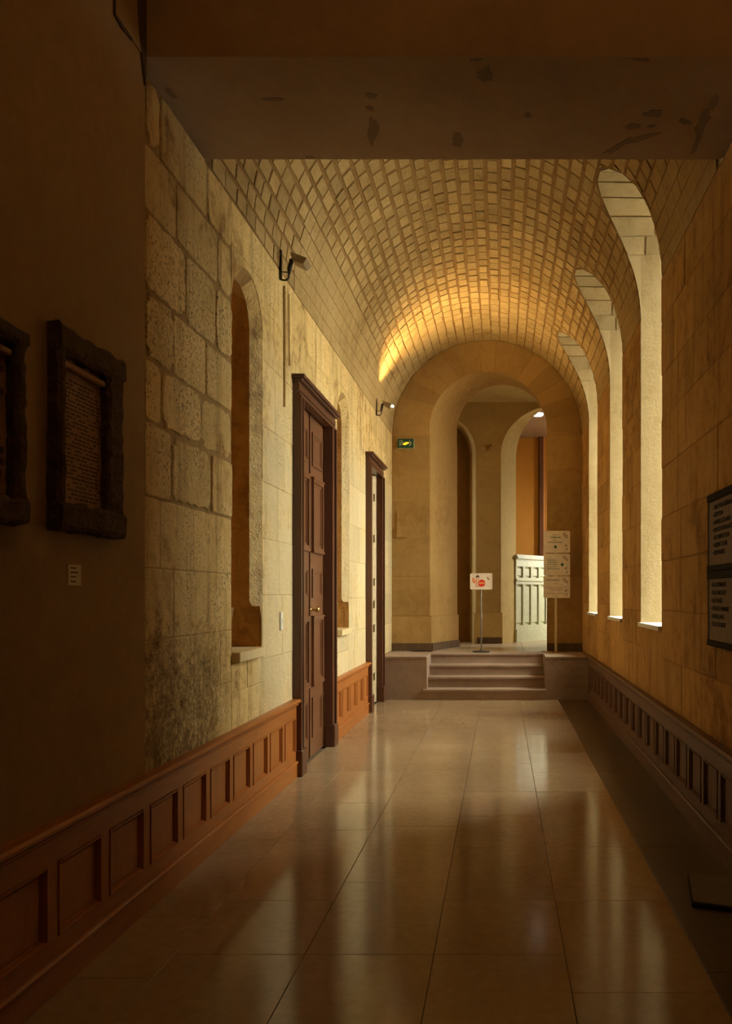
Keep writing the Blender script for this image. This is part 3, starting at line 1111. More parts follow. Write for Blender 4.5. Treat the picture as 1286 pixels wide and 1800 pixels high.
tag(B('wall_room_back', 'orange', None, (-0.2, 3.2, 17.0, 17.4, ZP - 0.1, 4.95)),
    'bright ochre orange wall at the very back', 'wall', kind='structure')
side = B('wall_room_right', 'far', None, (3.0, 3.2, YE2, 17.4, ZP - 0.1, 5.3))
c1 = B('cutter', 'far', None, (2.9, 3.3, 14.6, 15.3, 2.0, 3.6))
cut(side, [c1]); drop([c1])
tag(side, 'window wall of the room beyond the far arch', 'wall', kind='structure')
sidel = B('wall_vestibule_left', 'far', None, (-3.2, -3.0, YE2, 14.45, ZP - 0.1, 5.3))
c1 = B('cutter', 'far', None, (-3.3, -2.9, 12.95, 13.25, 2.4, 3.6))
cut(sidel, [c1]); drop([c1])
tag(sidel, 'window wall closing the vestibule beyond the end arch', 'wall', kind='structure')

# pale panelled partition beyond the far arch
pa, pb = Vector((0.24, 13.93, 0)), Vector((1.75, 15.75, 0))
part = empty('panelled_partition', (pa.x, pa.y, ZP), 'pale green painted panelled partition in front of the orange wall',
             'partition')
dv = (pb - pa)
LP = dv.length
dv.normalize()
nv_ = Vector((dv.y, -dv.x, 0))


def pbox(mb, s0, s1, t0, t1, z0, z1):
    q = [pa + dv * s0 + nv_ * t0, pa + dv * s1 + nv_ * t0, pa + dv * s1 + nv_ * t1, pa + dv * s0 + nv_ * t1]
    return mb.hexa([(p.x, p.y, ZP + z0) for p in q] + [(p.x, p.y, ZP + z1) for p in q])


pbox(MB(), 0, LP, -0.05, 0.0, 0, 1.5).build('back_board', 'pale', part)
pbox(MB(), 0, LP, 0.0, 0.06, 0, 0.22).build('plinth', 'pale', part)
pbox(MB(), 0, LP, 0.0, 0.04, 0.22, 0.30).build('bottom_rail', 'pale', part)
pbox(MB(), 0, LP, 0.0, 0.045, 1.04, 1.16).build('middle_rail', 'pale', part)
pbox(MB(), 0, LP, 0.0, 0.065, 1.10, 1.125).build('moulding', 'pale', part)
pbox(MB(), 0, LP, 0.0, 0.045, 1.36, 1.5).build('top_rail', 'pale', part)
pbox(MB(), 0, LP, -0.07, 0.09, 1.5, 1.545).build('cap', 'pale', part)
pbox(MB(), 0, LP, -0.06, 0.065, 1.545, 1.575).build('cap', 'pale', part)
npn = 10
for k in range(npn + 1):
    s = k * LP / npn
    pbox(MB(), max(0, s - 0.028), min(LP, s + 0.028), 0.0, 0.04, 0.30, 1.36).build('stile', 'pale', part)
for k in range(npn):
    s0, s1 = k * LP / npn + 0.045, (k + 1) * LP / npn - 0.045
    pbox(MB(), s0, s1, 0.0, 0.018, 0.34, 1.0).build('panel', 'pale', part, bevel=0.01)
    pbox(MB(), s0, s1, 0.0, 0.018, 1.19, 1.33).build('panel', 'pale', part, bevel=0.01)

post = empty('wooden_post', (0.89, 16.93, ZP), 'dark red wooden post against the orange wall', 'post')
B('shaft', 'wood_d', post, (0.84, 0.93, 16.9, 16.998, ZP, 4.899))
B('fillet', 'skin', post, (0.93, 0.95, 16.9, 16.998, ZP, 4.899))
B('edge_strip', 'frame_d', post, (0.825, 0.84, 16.93, 16.998, ZP, 4.899))

cl = empty('ceiling_light', (0.69, 14.4, 4.90), 'glowing white disc light on ceiling beyond the far arch', 'ceiling light')
MB().lathe((0.69, 14.4, 0), [(0.085, 4.90), (0.085, 4.84), (0.105, 4.84), (0.105, 4.815)]).build('housing', 'switch', cl)
MB().lathe((0.69, 14.4, 0), [(0.102, 4.825), (0.102, 4.79), (0.085, 4.772), (0.03, 4.765)]).build('diffuser', 'disc', cl, smooth=True)

# small round fitting on the far pier
fx = px(853, 787, 13.47)
hk = empty('wall_fitting', (fx.x, 13.49, fx.z), 'small round fitting on the pale pier beyond the arch', 'fitting')
MB().lathe((fx.x, 13.505, fx.z), [(0.06, 0.0), (0.06, -0.02), (0.035, -0.03), (0.03, -0.07), (0.012, -0.08)], 'y', 16).build('rose', 'end', hk)
MB().tube([(fx.x + 0.04, 13.495, fx.z + 0.02), (fx.x + 0.09, 13.46, fx.z + 0.05)], 0.012, 8).build('arm', 'end', hk)


# ------------------------------------------------------------------ wainscot
def wainscot(name, x, s, y0, y1, n, label, mh, mv, ycut=None):
    w = empty(name, (x, y0, 0), label, 'panelling', kind='structure')

    def bx(nm, mat, d, a, b, z0, z1, bev=0.0, par=None):
        lo_, hi_ = sorted((x, x + s * d))
        return B(nm, mat, par or w, (lo_, hi_, a, b, z0, z1), bevel=bev)
    bx('back_board', mv, 0.014, y0, y1, 0.0, 0.58)
    bx('baseboard', mh, 0.045, y0, y1, 0.0, 0.105)
    bx('base_moulding', mh, 0.055, y0, y1, 0.105, 0.128, 0.008)
    bx('bottom_rail', mh, 0.036, y0, y1, 0.128, 0.195)
    bx('top_rail', mh, 0.036, y0, y1, 0.475, 0.575)
    bx('cap_rail', mh, 0.075, y0, y1, 0.590, 0.620, 0.01)
    bx('cap_moulding', mh, 0.055, y0, y1, 0.565, 0.590, 0.01)
    p = (y1 - y0) / n
    first = None
    for k in range(n + 1):
        c = y0 + k * p
        a, b = max(y0, c - 0.032), min(y1, c + 0.032)
        bx('stile', mv, 0.036, a, b, 0.195, 0.475)
    for k in range(n):
        a, b = y0 + k * p + 0.032, y0 + (k + 1) * p - 0.032
        if first is None:
            mb = MB()
            f = [(0.014, 0.001), (0.041, 0.003), (0.041, 0.009), (0.030, 0.013), (0.030, 0.017), (0.017, 0.022), (0.017, 0.027), (0.022, 0.031)]
            # moulded edge, sunk band and raised field
            rs = []
            for (d, i) in f:
                rs.append([(x + s * d, a + i, 0.195 + i), (x + s * d, b - i, 0.195 + i), (x + s * d, b - i, 0.475 - i),
                           (x + s * d, a + i, 0.475 - i)])
            first = mb.rings(rs).build('panel', mv, w)
        else:
            share(first, w, (0, k * p, 0))
    return w


wainscot('trim_2', XL, 1, 6.15 - 0.372 * 22, 6.16, 22, 'chestnut wood panelling below the tablets and first niche',
         'wood_h', 'wood')
wainscot('trim_3', XL, 1, 7.50, 9.50, 5, 'chestnut wood panelling between the two dark doors', 'wood_h', 'wood')
wainscot('trim_4', XL, 1, 10.595, YP, 1, 'narrow chestnut panelling between the open cream door and plinth block', 'wood_h', 'wood')
wainscot('trim_5', XR, -1, YP - 0.355 * 36, YP, 36, 'dull brown wood panelling running below the three windows', 'wood_r', 'wood_r')


# ------------------------------------------------------------------ doors
def ringbox(mb, x0, x1, u0, u1, v0, v1, w):
    mb.box(x0, x1, u0, u1, v0, v0 + w)
    mb.box(x0, x1, u0, u1, v1 - w, v1)
    mb.box(x0, x1, u0, u0 + w, v0 + w, v1 - w)
    mb.box(x0, x1, u1 - w, u1, v0 + w, v1 - w)
    return mb


def casing(d, a, b, top):
    W = 0.145
    for side_, (u0, u1, sg) in enumerate(((a, a + W, 1), (b - W, b, -1))):
        def uu(p, q):
            return (u0 + p, u0 + q) if sg == 1 else (u1 - q, u1 - p)
        mb = MB()
        for (p, q, pr) in ((0.0, 0.035, 0.075), (0.035, 0.055, 0.05), (0.055, 0.105, 0.058), (0.105, 0.118, 0.045),
                           (0.118, W, 0.062)):
            e0, e1 = uu(p, q)
            mb.box(XL - 0.015, XL + pr, e0, e1, 0.0, top - 0.13 + (W - q) * 0.0)
        j = mb.build('jamb_casing', 'wood_c', d)
        e0, e1 = uu(-0.01, W + 0.004)
        B('plinth_block', 'wood_c', j, (XL - 0.01, XL + 0.085, e0, e1, 0.0, 0.21), bevel=0.006)
    mb = MB()
    for (z0, z1, pr) in ((top - 0.13, top - 0.105, 0.062), (top - 0.105, top - 0.09, 0.045), (top - 0.09, top - 0.04, 0.058),
                         (top - 0.04, top - 0.02, 0.05)):
        mb.box(XL - 0.015, XL + pr, a, b, z0, z1)
    h = mb.build('head_casing', 'wood_c', d)
    B('cornice', 'wood_c', h, (XL - 0.015, XL + 0.085, a - 0.015, b + 0.015, top - 0.02, top), (XL - 0.015, XL + 0.105, a - 0.03, b + 0.03, top, top + 0.03), bevel=0.004)


(a, b) = DOOR[0]
d1 = empty('door_1', (XL, a, 0), 'tall dark brown double door with raised panels and brass knob', 'door', kind='structure')
casing(d1, a, b, 3.17)
la, lb = a + 0.14, b - 0.14
lm = (la + lb) / 2
FX = XL - 0.03
rows = [(2.60, 2.90, 0), (1.86, 2.47, 1), (1.42, 1.68, 0), (0.67, 1.23, 1), (0.17, 0.53, 0)]
for k, (u0, u1) in enumerate(((la, lm - 0.002), (lm + 0.002, lb))):
    lf = B('door_leaf', 'wood_d', d1, (FX - 0.045, FX, u0, u1, 0.006, 3.045))
    for (z0, z1, tall) in rows:
        p0_, p1_ = u0 + 0.085, u1 - 0.085
        mb = MB()
        ringbox(mb, FX - 0.002, FX + 0.012, p0_, p1_, z0, z1, 0.022)
        ringbox(mb, FX - 0.002, FX + 0.006, p0_ + 0.022, p1_ - 0.022, z0 + 0.022, z1 - 0.022, 0.02)
        if tall:
            ringbox(mb, FX - 0.002, FX + 0.024, p0_ - 0.012, p1_ + 0.012, z0 - 0.012, z1 + 0.012, 0.026)
            mb.box(FX, FX + 0.03, p0_ - 0.025, p1_ + 0.025, z0 - 0.035, z0 - 0.012)
            mb.box(FX, FX + 0.03, p0_ - 0.025, p1_ + 0.025, z1 + 0.012, z1 + 0.03)
        mb.box(FX - 0.002, FX + 0.004, p0_ + 0.06, p1_ - 0.06, z0 + 0.06, z1 - 0.06)
        mb.build('panel', 'wood_d', lf)
    if k == 1:
        o = MB().lathe((FX, u0 + 0.045, 1.315), [(0.025, 0.0), (0.025, 0.006), (0.011, 0.008), (0.011, 0.04), (0.02, 0.045),
                                          (0.028, 0.058), (0.026, 0.072), (0.014, 0.08)], 'x', 18).build('knob', 'brass', lf, smooth=True)
        o['label'] = 'brass door knob'
        MB().lathe((FX, u0 + 0.035, 1.745), [(0.018, 0.0), (0.018, 0.006), (0.008, 0.008)], 'x', 14).build('keyhole_plate', 'brass', lf)
B('astragal', 'wood_d', d1, (FX, FX + 0.012, lm - 0.014, lm + 0.010, 0.006, 3.045))

(a, b) = DOOR[1]
d2 = empty('door_2', (XL, a, 0), 'dark framed doorway with cream painted leaf beside the steps', 'door', kind='structure')
casing(d2, a, b, 3.17)
la, lb = a + 0.14, b - 0.14
lf = MB().hexa([(XL - 0.40, la + 0.50, 0.006), (XL - 0.02, lb - 0.055, 0.006), (XL - 0.02, lb - 0.015, 0.006), (XL - 0.40, la + 0.54, 0.006),
                (XL - 0.40, la + 0.50, 3.04), (XL - 0.02, lb - 0.055, 3.04), (XL - 0.02, lb - 0.015, 3.04),
                (XL - 0.40, la + 0.54, 3.04)]).build('door_leaf', 'cream', d2)
for z in (0.35, 1.0, 1.32, 1.62, 2.2, 2.75):
    MB().tube([(XL - 0.035, lb - 0.075, z - 0.05), (XL - 0.035, lb - 0.075, z + 0.05)], 0.006, 8).build('hinge', 'metal', lf)
MB().tube([(XL - 0.07, lb - 0.11, 0.75), (XL - 0.07, lb - 0.11, 1.55)], 0.007, 8).build('bolt_rod', 'brass', lf)
tag(B('wall_behind_door', 'plaster', None, (XL - 0.76, XL - 0.43, a, b, 0.0, 3.2)),
    'shadowed wall behind the cream door leaf', 'wall', kind='structure')


# ------------------------------------------------------------------ wall lamps
def wall_lamp(y, z, label, lit, s=1, x0=XL, energy=0.0, color=(1.0, 0.66, 0.26)):
    r = empty('wall_lamp', (x0, y, z), label, 'wall lamp', 'uplighter lamps on iron brackets')
    B('back_plate', 'dmetal', r, (min(x0, x0 + s * 0.02), max(x0, x0 + s * 0.02), y - 0.012, y + 0.012, z - 0.09, z + 0.13))
    X = lambda d: x0 + s * d
    MB().tube([(X(0.0), y, z - 0.085), (X(0.03), y, z - 0.095), (X(0.055), y, z - 0.095), (X(0.07), y, z - 0.08), (X(0.075), y, z - 0.04)],
              0.0075, 8).build('arm', 'dmetal', r)
    MB().tube([(X(0.0), y, z - 0.035), (X(0.07), y, z - 0.035)], 0.0045, 6).build('stay', 'dmetal', r)
    MB().tube([(X(0.075), y, z - 0.05), (X(0.078), y, z - 0.01), (X(0.092), y, z + 0.055), (X(0.115), y, z + 0.062)],
              [0.01, 0.017, 0.017, 0.012], 10).build('knuckle', 'dmetal', r)
    # trough-shaped head, open upwards, tilted away from the wall
    h = MB()
    w2 = 0.075
    bot = [(0.11, -0.6), (0.205, -0.75), (0.205, 0.75), (0.11, 0.6)]
    c0 = [(X(0.112), y - w2 * 0.7, z + 0.035), (X(0.195), y - w2 * 0.85, z + 0.0), (X(0.195), y + w2 * 0.85, z + 0.0), (X(0.112), y + w2 * 0.7, z + 0.035)]
    c1_ = [(X(0.10), y - w2, z + 0.085), (X(0.225), y - w2, z + 0.04), (X(0.225), y + w2, z + 0.04), (X(0.10), y + w2, z + 0.085)]
    c2_ = [(X(0.107), y - w2 * 0.9, z + 0.083), (X(0.217), y - w2 * 0.9, z + 0.042), (X(0.217), y + w2 * 0.9, z + 0.042), (X(0.107), y + w2 * 0.9, z + 0.083)]
    c3_ = [(X(0.117), y - w2 * 0.65, z + 0.045), (X(0.19), y - w2 * 0.75, z + 0.012), (X(0.19), y + w2 * 0.75, z + 0.012), (X(0.117), y + w2 * 0.65, z + 0.045)]
    h.rings([c0, c1_, c2_, c3_])
    h.build('lamp_head', 'lamp', r)
    MB().tube([(X(0.155), y - 0.045, z + 0.048), (X(0.155), y + 0.045, z + 0.048)], 0.012, 10).build('lamp_tube', 'bulb' if lit else 'bulb_off', r)
    if lit:
        MB().lathe((X(0.228), y - 0.02, z + 0.022), [(0.004, -0.016), (0.014, -0.01), (0.016, 0.0), (0.012, 0.012), (0.004, 0.016)], 'z', 12).build('bulb', 'bulb', r)
        l = bpy.data.lights.new('wall_lamp_glow', 'AREA')
        l.shape = 'RECTANGLE'
        l.size, l.size_y = 0.06, 0.09
        l.energy = energy
        l.color = color
        l.spread = math.radians(115)
        o = bpy.data.objects.new('wall_lamp_glow', l)
        COL.objects.link(o)
        o.parent = r
        o.location = (s * 0.16, 0, 0.10)
        o.rotation_euler = Vector((s * 0.75, -0.15, 1.0)).to_track_quat('-Z', 'Y').to_euler()
    return r


wall_lamp(5.80, 3.90, 'unlit uplighter lamp on iron bracket above the dark double door', False)
wall_lamp(10.27, 3.92, 'lit uplighter lamp on bracket by the end wall', True, energy=32)
wall_lamp(1.6, 4.3, 'added unseen uplighter lamp on plaster wall, lighting the beam front', True, -1, XR - 0.005, 45, (1.0, 0.8, 0.5))  # out-of-view lamp added to brighten the front of the beam

cb = MB().tube([(XL + 0.012, 5.90, 3.80), (XL + 0.014, 5.905, 3.4), (XL + 0.012, 5.90, 2.88)], 0.009, 6).build('cable', 'end')
tag(cb, 'thick brown cable running down the wall below the unlit lamp', 'cable')
cb = MB().tube([(XL + 0.010, 6.03, 3.79), (XL + 0.011, 6.035, 3.45), (XL + 0.010, 6.05, 3.24)], 0.0045, 6).build('cable', 'end')
tag(cb, 'thin brown cable dropping beside the thicker cable to the door cornice', 'cable')

sw = empty('light_switch', (XL, 5.81, 1.25), 'slim white light switch plate beside the dark double door', 'switch')
B('plate', 'switch', sw, (XL, XL + 0.018, 5.79, 5.845, 1.18, 1.32), bevel=0.003)
B('rocker', 'switch', sw, (XL + 0.017, XL + 0.023, 5.806, 5.829, 1.235, 1.275), bevel=0.002)


# ------------------------------------------------------------------ carved tablets on the plaster wall
def rough_bar(mb, x0, x1, y0, y1, z0, z1, amp, along, n=12):
    """a rough hewn bar: stations along y or z with a wandering outline"""
    rs = []
    for k in range(n + 1):
        t = k / n
        w = lambda: rnd.uniform(-amp, amp)
        if along == 'z':
            z = z0 + (z1 - z0) * t
            rs.append([(x0, y0 + w() * 0.6, z), (x1 - 0.012 + w() * 0.3, y0 + w() * 0.6, z), (x1 + w() * 0.4, y0 + 0.015 + w() * 0.3, z),
                       (x1 + w() * 0.4, y1 - 0.015 + w() * 0.3, z), (x1 - 0.012 + w() * 0.3, y1 + w(), z), (x0, y1 + w(), z)])
        else:
            y = y0 + (y1 - y0) * t
            rs.append([(x0, y, z0 + w()), (x1 - 0.012 + w() * 0.3, y, z0 + w()), (x1 + w() * 0.4, y, z0 + 0.015 + w() * 0.3),
                       (x1 + w() * 0.4, y, z1 - 0.015 + w() * 0.3), (x1 - 0.012 + w() * 0.3, y, z1 + w()), (x0, y, z1 + w())])
    mb.rings(rs)
    return mb


def tablet(y0, y1, z0, z1, label, fl, frr, ft, fb, nrow, rowh, inkw):
    X0 = XL + 0.012
    t = empty('stone_tablet', (X0, y0, z0), label, 'tablet', 'carved tablets on the plaster wall')
    B('inscribed_slab', 'tablet', t, (X0 - 0.005, X0 + 0.012, y0 + fl * 0.5, y1 - frr * 0.5, z0 + fb * 0.5, z1 - ft * 0.5))
    rough_bar(MB(), X0 - 0.005, X0 + 0.05, y0, y0 + fl, z0 + 0.01, z1 - 0.01, 0.010, 'z', 18).build('frame_side', 'rough', t)
    rough_bar(MB(), X0 - 0.005, X0 + 0.05, y1 - frr, y1, z0 + fb, z1 - 0.03, 0.012, 'z', 18).build('frame_side', 'rough', t)
    rough_bar(MB(), X0 - 0.005, X0 + 0.055, y0, y1, z1 - ft, z1, 0.009, 'y', 14).build('frame_top', 'rough', t)
    rough_bar(MB(), X0 - 0.005, X0 + 0.06, y0, y1, z0, z0 + fb, 0.009, 'y', 14).build('frame_bottom', 'rough', t)
    B('inner_moulding', 'tablet', t, (X0, X0 + 0.035, y0 + fl, y1 - frr, z1 - ft - 0.045, z1 - ft - 0.02), bevel=0.006)
    # worn, unreadable lines of inscription
    mb = MB()
    za, zb = z1 - ft - 0.07, z0 + fb + 0.02
    for k in range(nrow):
        z = za - (za - zb) * (k + 0.5) / nrow
        y = y0 + fl + 0.02
        while y < y1 - frr - 0.02:
            l = rnd.uniform(0.008, 0.03) * inkw
            if rnd.random() < 0.8:
                mb.box(X0 + 0.0115, X0 + 0.0128, y, min(y + l, y1 - frr - 0.012), z - rowh / 2, z + rowh / 2)
            y += l + rnd.uniform(0.004, 0.012) * inkw
    mb.build('inscription', 'ink', t)['kind'] = 'stuff'
    return t


tablet(2.81, 3.29, 1.69, 2.44, 'carved stone tablet with fine inscription in a broken rough frame', 0.05, 0.125, 0.10, 0.10, 30, 0.007, 1.0)
tablet(2.05, 2.62, 1.68, 2.34, 'carved stone tablet with bold dark inscription rows in a thin rough frame', 0.07, 0.06, 0.06, 0.09, 11, 0.022, 2.2)

lab = empty('caption_card', (XL + 0.012, 2.99, 1.50), 'small pale caption card under the finely inscribed tablet', 'card')
B('card', 'paper', lab, (XL + 0.012, XL + 0.016, 2.945, 3.035, 1.485, 1.565))
mb = MB()
for z in (1.552, 1.535, 1.518, 1.50):
    mb.box(XL + 0.0155, XL + 0.0166, 2.96, 2.96 + rnd.uniform(0.035, 0.055), z - 0.0025, z + 0.0025)
mb.build('caption_lines', 'ink', lab)
lab = empty('caption_card', (XL + 0.012, 2.45, 1.50), 'dim brown caption card under the boldly inscribed tablet', 'card')
B('card', 'tablet', lab, (XL + 0.012, XL + 0.016, 2.40, 2.50, 1.50, 1.56))
mb = MB()
for z in (1.55, 1.53, 1.512):
    mb.box(XL + 0.0155, XL + 0.0166, 2.41, 2.41 + rnd.uniform(0.05, 0.08), z - 0.003, z + 0.003)
mb.build('caption_lines', 'ink', lab)


# ------------------------------------------------------------------ notice boards on the right wall
def notice(z0, z1, lines, label, zfirst, dz, indent):
    y0, y1 = 3.93, 4.53
    x = XR - 0.006
    n = empty('notice_board', (x, y1, z0), label, 'notice board', 'framed notice boards on the wall')
    B('panel', 'board_d', n, (x - 0.014, x + 0.004, y0, y1, z0, z1))
    B('frame_rail', 'frame_d', n, (x - 0.028, x + 0.004, y0 - 0.01, y1 + 0.012, z1 - 0.03, z1 + 0.012), bevel=0.004)
    B('frame_rail', 'frame_d', n, (x - 0.028, x + 0.004, y0 - 0.01, y1 + 0.012, z0 - 0.012, z0 + 0.022), bevel=0.004)
    B('frame_stile', 'frame_d', n, (x - 0.02, x + 0.004, y1, y1 + 0.02, z0, z1))
    B('frame_stile', 'frame_d', n, (x - 0.02, x + 0.004, y0 - 0.02, y0, z0, z1))
    B('bright_edge', 'edge', n, (x - 0.018, x - 0.012, y1 - 0.008, y1 - 0.002, z0 + 0.02, z1 - 0.03))
    # text runs from the far end towards the near end when one faces the wall
    for k, ln in enumerate(lines):
        z = zfirst - k * dz
        R = Matrix(((0, 0, -1, x - 0.0145), (-1, 0, 0, y1 - indent), (0, 1, 0, z), (0, 0, 0, 1)))
        text(ln, 0.034, 'black', n, R)
    return n


notice(1.595, 2.015, ['\u2022 DIRECTION G\u00c9N\u00c9RALE', '\u2022 R\u00c9CEPTION', '\u2022 AFFAIRES SCOLAIRES', '\u2022 SERVICE INTENDANCE',
                      '\u2022 DOCUMENTATION', '\u2022 ADJOINT DE DIR.', '\u2022 RESPONSABLE'],
       'framed notice board listing offices, hung above the rooms board', 1.945, 0.043, 0.075)
notice(1.165, 1.57, ['\u2022 SALLE BOMBARDE', '\u2022 SALLE MARCADET', '\u2022 SALLE BAG\u00c8S', '\u2022 SCIENCES HUMAINES',
                     '\u2022 SURVEILLANCE', '\u2022 \u00c9COLE DE DROIT'],
       'framed notice board listing rooms, hung below the offices board', 1.505, 0.045, 0.04)


# ------------------------------------------------------------------ exit sign
e0 = px(699, 788, YE - 0.01)
e1 = px(727, 772, YE - 0.01)
ex = empty('exit_sign', (e0.x, YE, e0.z), 'dark green emergency exit sign with arrow on the end wall', 'exit sign')
yf = YE - 0.045
B('housing', 'exit', ex, (e0.x, e1.x, yf, YE, e0.z, e1.z), bevel=0.004)
B('rim', 'exitw', ex, (e1.x, e1.x + 0.008, yf + 0.004, YE, e0.z, e1.z), (e0.x, e1.x + 0.008, yf + 0.004, YE, e0.z - 0.007, e0.z))
cx, cz = (e0.x + e1.x) / 2, (e0.z + e1.z) / 2
mb = MB()   # running figure in a doorway
ringbox(mb, 0, 0, 0, 0, 0, 0, 0) if False else None
for bx_ in ((cx - 0.092, cx - 0.084, -0.046, 0.046), (cx - 0.092, cx - 0.042, 0.038, 0.046), (cx - 0.05, cx - 0.042, 0.012, 0.046)):
    mb.box(bx_[0], bx_[1], yf - 0.002, yf + 0.001, cz + bx_[2], cz + bx_[3])
mb.lathe((cx - 0.058, yf, cz + 0.022), [(0.009, -0.002), (0.009, 0.001)], 'y', 12)
for (p, q) in (((-0.062, 0.012), (-0.07, -0.012)), ((-0.07, -0.012), (-0.054, -0.028)), ((-0.07, -0.012), (-0.082, -0.036)), ((-0.064, 0.008), (-0.048, -0.002)),
               ((-0.064, 0.008), (-0.08, 0.0))):
    a_, b_ = Vector((cx + p[0], yf - 0.0005, cz + p[1])), Vector((cx + q[0], yf - 0.0005, cz + q[1]))
    mb.tube([a_, b_], 0.0045, 6)
mb.build('running_figure', 'exitw', ex)
mb = MB()
mb.box(cx + 0.01, cx + 0.06, yf - 0.002, yf + 0.001, cz - 0.009, cz + 0.009)
mb.loft([(cx + 0.05, yf - 0.002, cz + 0.04), (cx + 0.065, yf - 0.002, cz + 0.04), (cx + 0.095, yf - 0.002, cz), (cx + 0.065, yf - 0.002, cz - 0.04), (cx + 0.05, yf - 0.002, cz - 0.04), (cx + 0.075, yf - 0.002, cz)],
        [(cx + 0.05, yf + 0.001, cz + 0.04), (cx + 0.065, yf + 0.001, cz + 0.04), (cx + 0.095, yf + 0.001, cz), (cx + 0.065, yf + 0.001, cz - 0.04), (cx + 0.05, yf + 0.001, cz - 0.04), (cx + 0.075, yf + 0.001, cz)])
mb.build('arrow', 'exitw', ex)
MB().loft([(cx + u, yf - 0.005, cz + v) for u, v in ((-0.045, -0.022), (0.0, -0.027), (0.045, 0.0), (0.05, 0.018), (0.01, 0.016), (-0.03, 0.002))],
          [(cx + u, yf, cz + v) for u, v in ((-0.045, -0.022), (0.0, -0.027), (0.045, 0.0), (0.05, 0.018), (0.01, 0.016), (-0.03, 0.002))]).build('glare_patch', 'exity', ex)  # glowing patch painting a yellow reflection on the sign face

# junction box and trunking on the left pier
j0 = px(697, 945, YE)
jb = empty('junction_box', (j0.x + 0.07, YE, j0.z), 'stone coloured junction box and trunking under the exit sign', 'junction box')
B('trunking', 'end', jb, (j0.x + 0.01, j0.x + 0.04, YE - 0.024, YE, j0.z + 0.15, j0.z + 0.40))
B('box', 'end', jb, (j0.x, j0.x + 0.145, YE - 0.034, YE, j0.z, j0.z + 0.16), bevel=0.004)


# ------------------------------------------------------------------ sign stands on the landing
def plate(mb, x0, x1, y, th, z0, z1, r=0.015):
    pts = []
    for (cx_, cz_, s) in ((x1 - r, z1 - r, 0), (x0 + r, z1 - r, 1), (x0 + r, z0 + r, 2), (x1 - r, z0 + r, 3)):
        for k in range(4):
            t = math.pi / 2 * (s + k / 3)
            pts.append((cx_ + r * math.cos(t), cz_ + r * math.sin(t)))
    return mb.loft([(u, y, v) for u, v in pts], [(u, y + th, v) for u, v in pts])


def flat(mb, pts, y, th=0.0012):
    return mb.loft([(u, y - th, v) for u, v in pts], [(u, y, v) for u, v in pts])


def disc_pts(cx_, cz_, rx, rz, n=20, t0=0.0, t1=2 * math.pi):
    return [(cx_ + rx * math.cos(t0 + (t1 - t0) * k / n), cz_ + rz * math.sin(t0 + (t1 - t0) * k / n)) for k in range(n)]


YS = 11.46
# small stop notice
c = px(845.5, 1022, YS)
st = empty('notice_stand', (c.x, YS, ZP), 'chrome floor stand with small white notice bearing a red disc', 'sign stand')
MB().lathe((c.x, YS, ZP), [(0.13, 0.0), (0.13, 0.012), (0.12, 0.02), (0.03, 0.026), (0.014, 0.05)], 'z', 28).build('base', 'dmetal', st)
MB().tube([(c.x, YS, ZP + 0.02), (c.x, YS, ZP + 0.52)], 0.011, 12).build('pole', 'metal', st)
MB().tube([(c.x, YS, ZP + 0.50), (c.x, YS, ZP + 0.56)], 0.016, 12).build('collar', 'metal', st)
MB().tube([(c.x, YS, ZP + 0.5), (c.x, YS, c.z - 0.09)], 0.008, 12).build('pole', 'metal', st)
w2, h2 = 0.165, 0.12
mb = MB()
y = YS - 0.012
ringbox_pts = None
for (x0, x1, z0, z1) in ((c.x - w2, c.x + w2, c.z + h2 - 0.014, c.z + h2), (c.x - w2, c.x + w2, c.z - h2, c.z - h2 + 0.014),
                         (c.x - w2, c.x - w2 + 0.014, c.z - h2, c.z + h2), (c.x + w2 - 0.014, c.x + w2, c.z - h2, c.z + h2)):
    mb.box(x0, x1, y - 0.006, y + 0.012, z0, z1)
mb.build('notice_frame', 'board', st)
nb = B('notice', 'board', st, (c.x - w2 + 0.005, c.x + w2 - 0.005, y - 0.001, y + 0.011, c.z - h2 + 0.005, c.z + h2 - 0.005))
yn = y - 0.001
X = lambda u: c.x - w2 + u / 40.0 * 0.33     # photo pixels across the notice
Z = lambda v: c.z + h2 - v / 28.0 * 0.24
flat(MB(), [(X(3.5), Z(8)), (X(4), Z(15)), (X(7), Z(18)), (X(12), Z(15)), (X(13), Z(11)), (X(9), Z(12)), (X(7), Z(7))], yn).build('printed_sleeve', 'pink', nb)
flat(MB(), disc_pts(X(14), Z(9), 0.024, 0.03), yn).build('printed_face', 'skin', nb)
flat(MB(), [(X(10.6), Z(8)), (X(11), Z(4.6)), (X(13), Z(3.4)), (X(16), Z(4)), (X(17), Z(7.5)), (X(15.5), Z(6.2)), (X(13), Z(6.4)), (X(12), Z(8))], yn - 0.001).build('printed_hair', 'hair', nb)
flat(MB(), [(X(11), Z(14)), (X(16), Z(13)), (X(17), Z(24)), (X(9), Z(25))], yn).build('printed_body', 'skin', nb)
flat(MB(), disc_pts(X(21), Z(17), 0.052, 0.052, 28), yn - 0.0012).build('red_disc', 'red', nb)
flat(MB(), [(X(15.6), Z(15.2)), (X(15.6), Z(18.6)), (X(26.4), Z(18.6)), (X(26.4), Z(15.2))], yn - 0.0024).build('disc_band', 'stopband', nb)
flat(MB(), disc_pts(X(34.5), Z(8), 0.035, 0.03, 16, 2.4, 5.2), yn).build('printed_ornament', 'tan', nb)

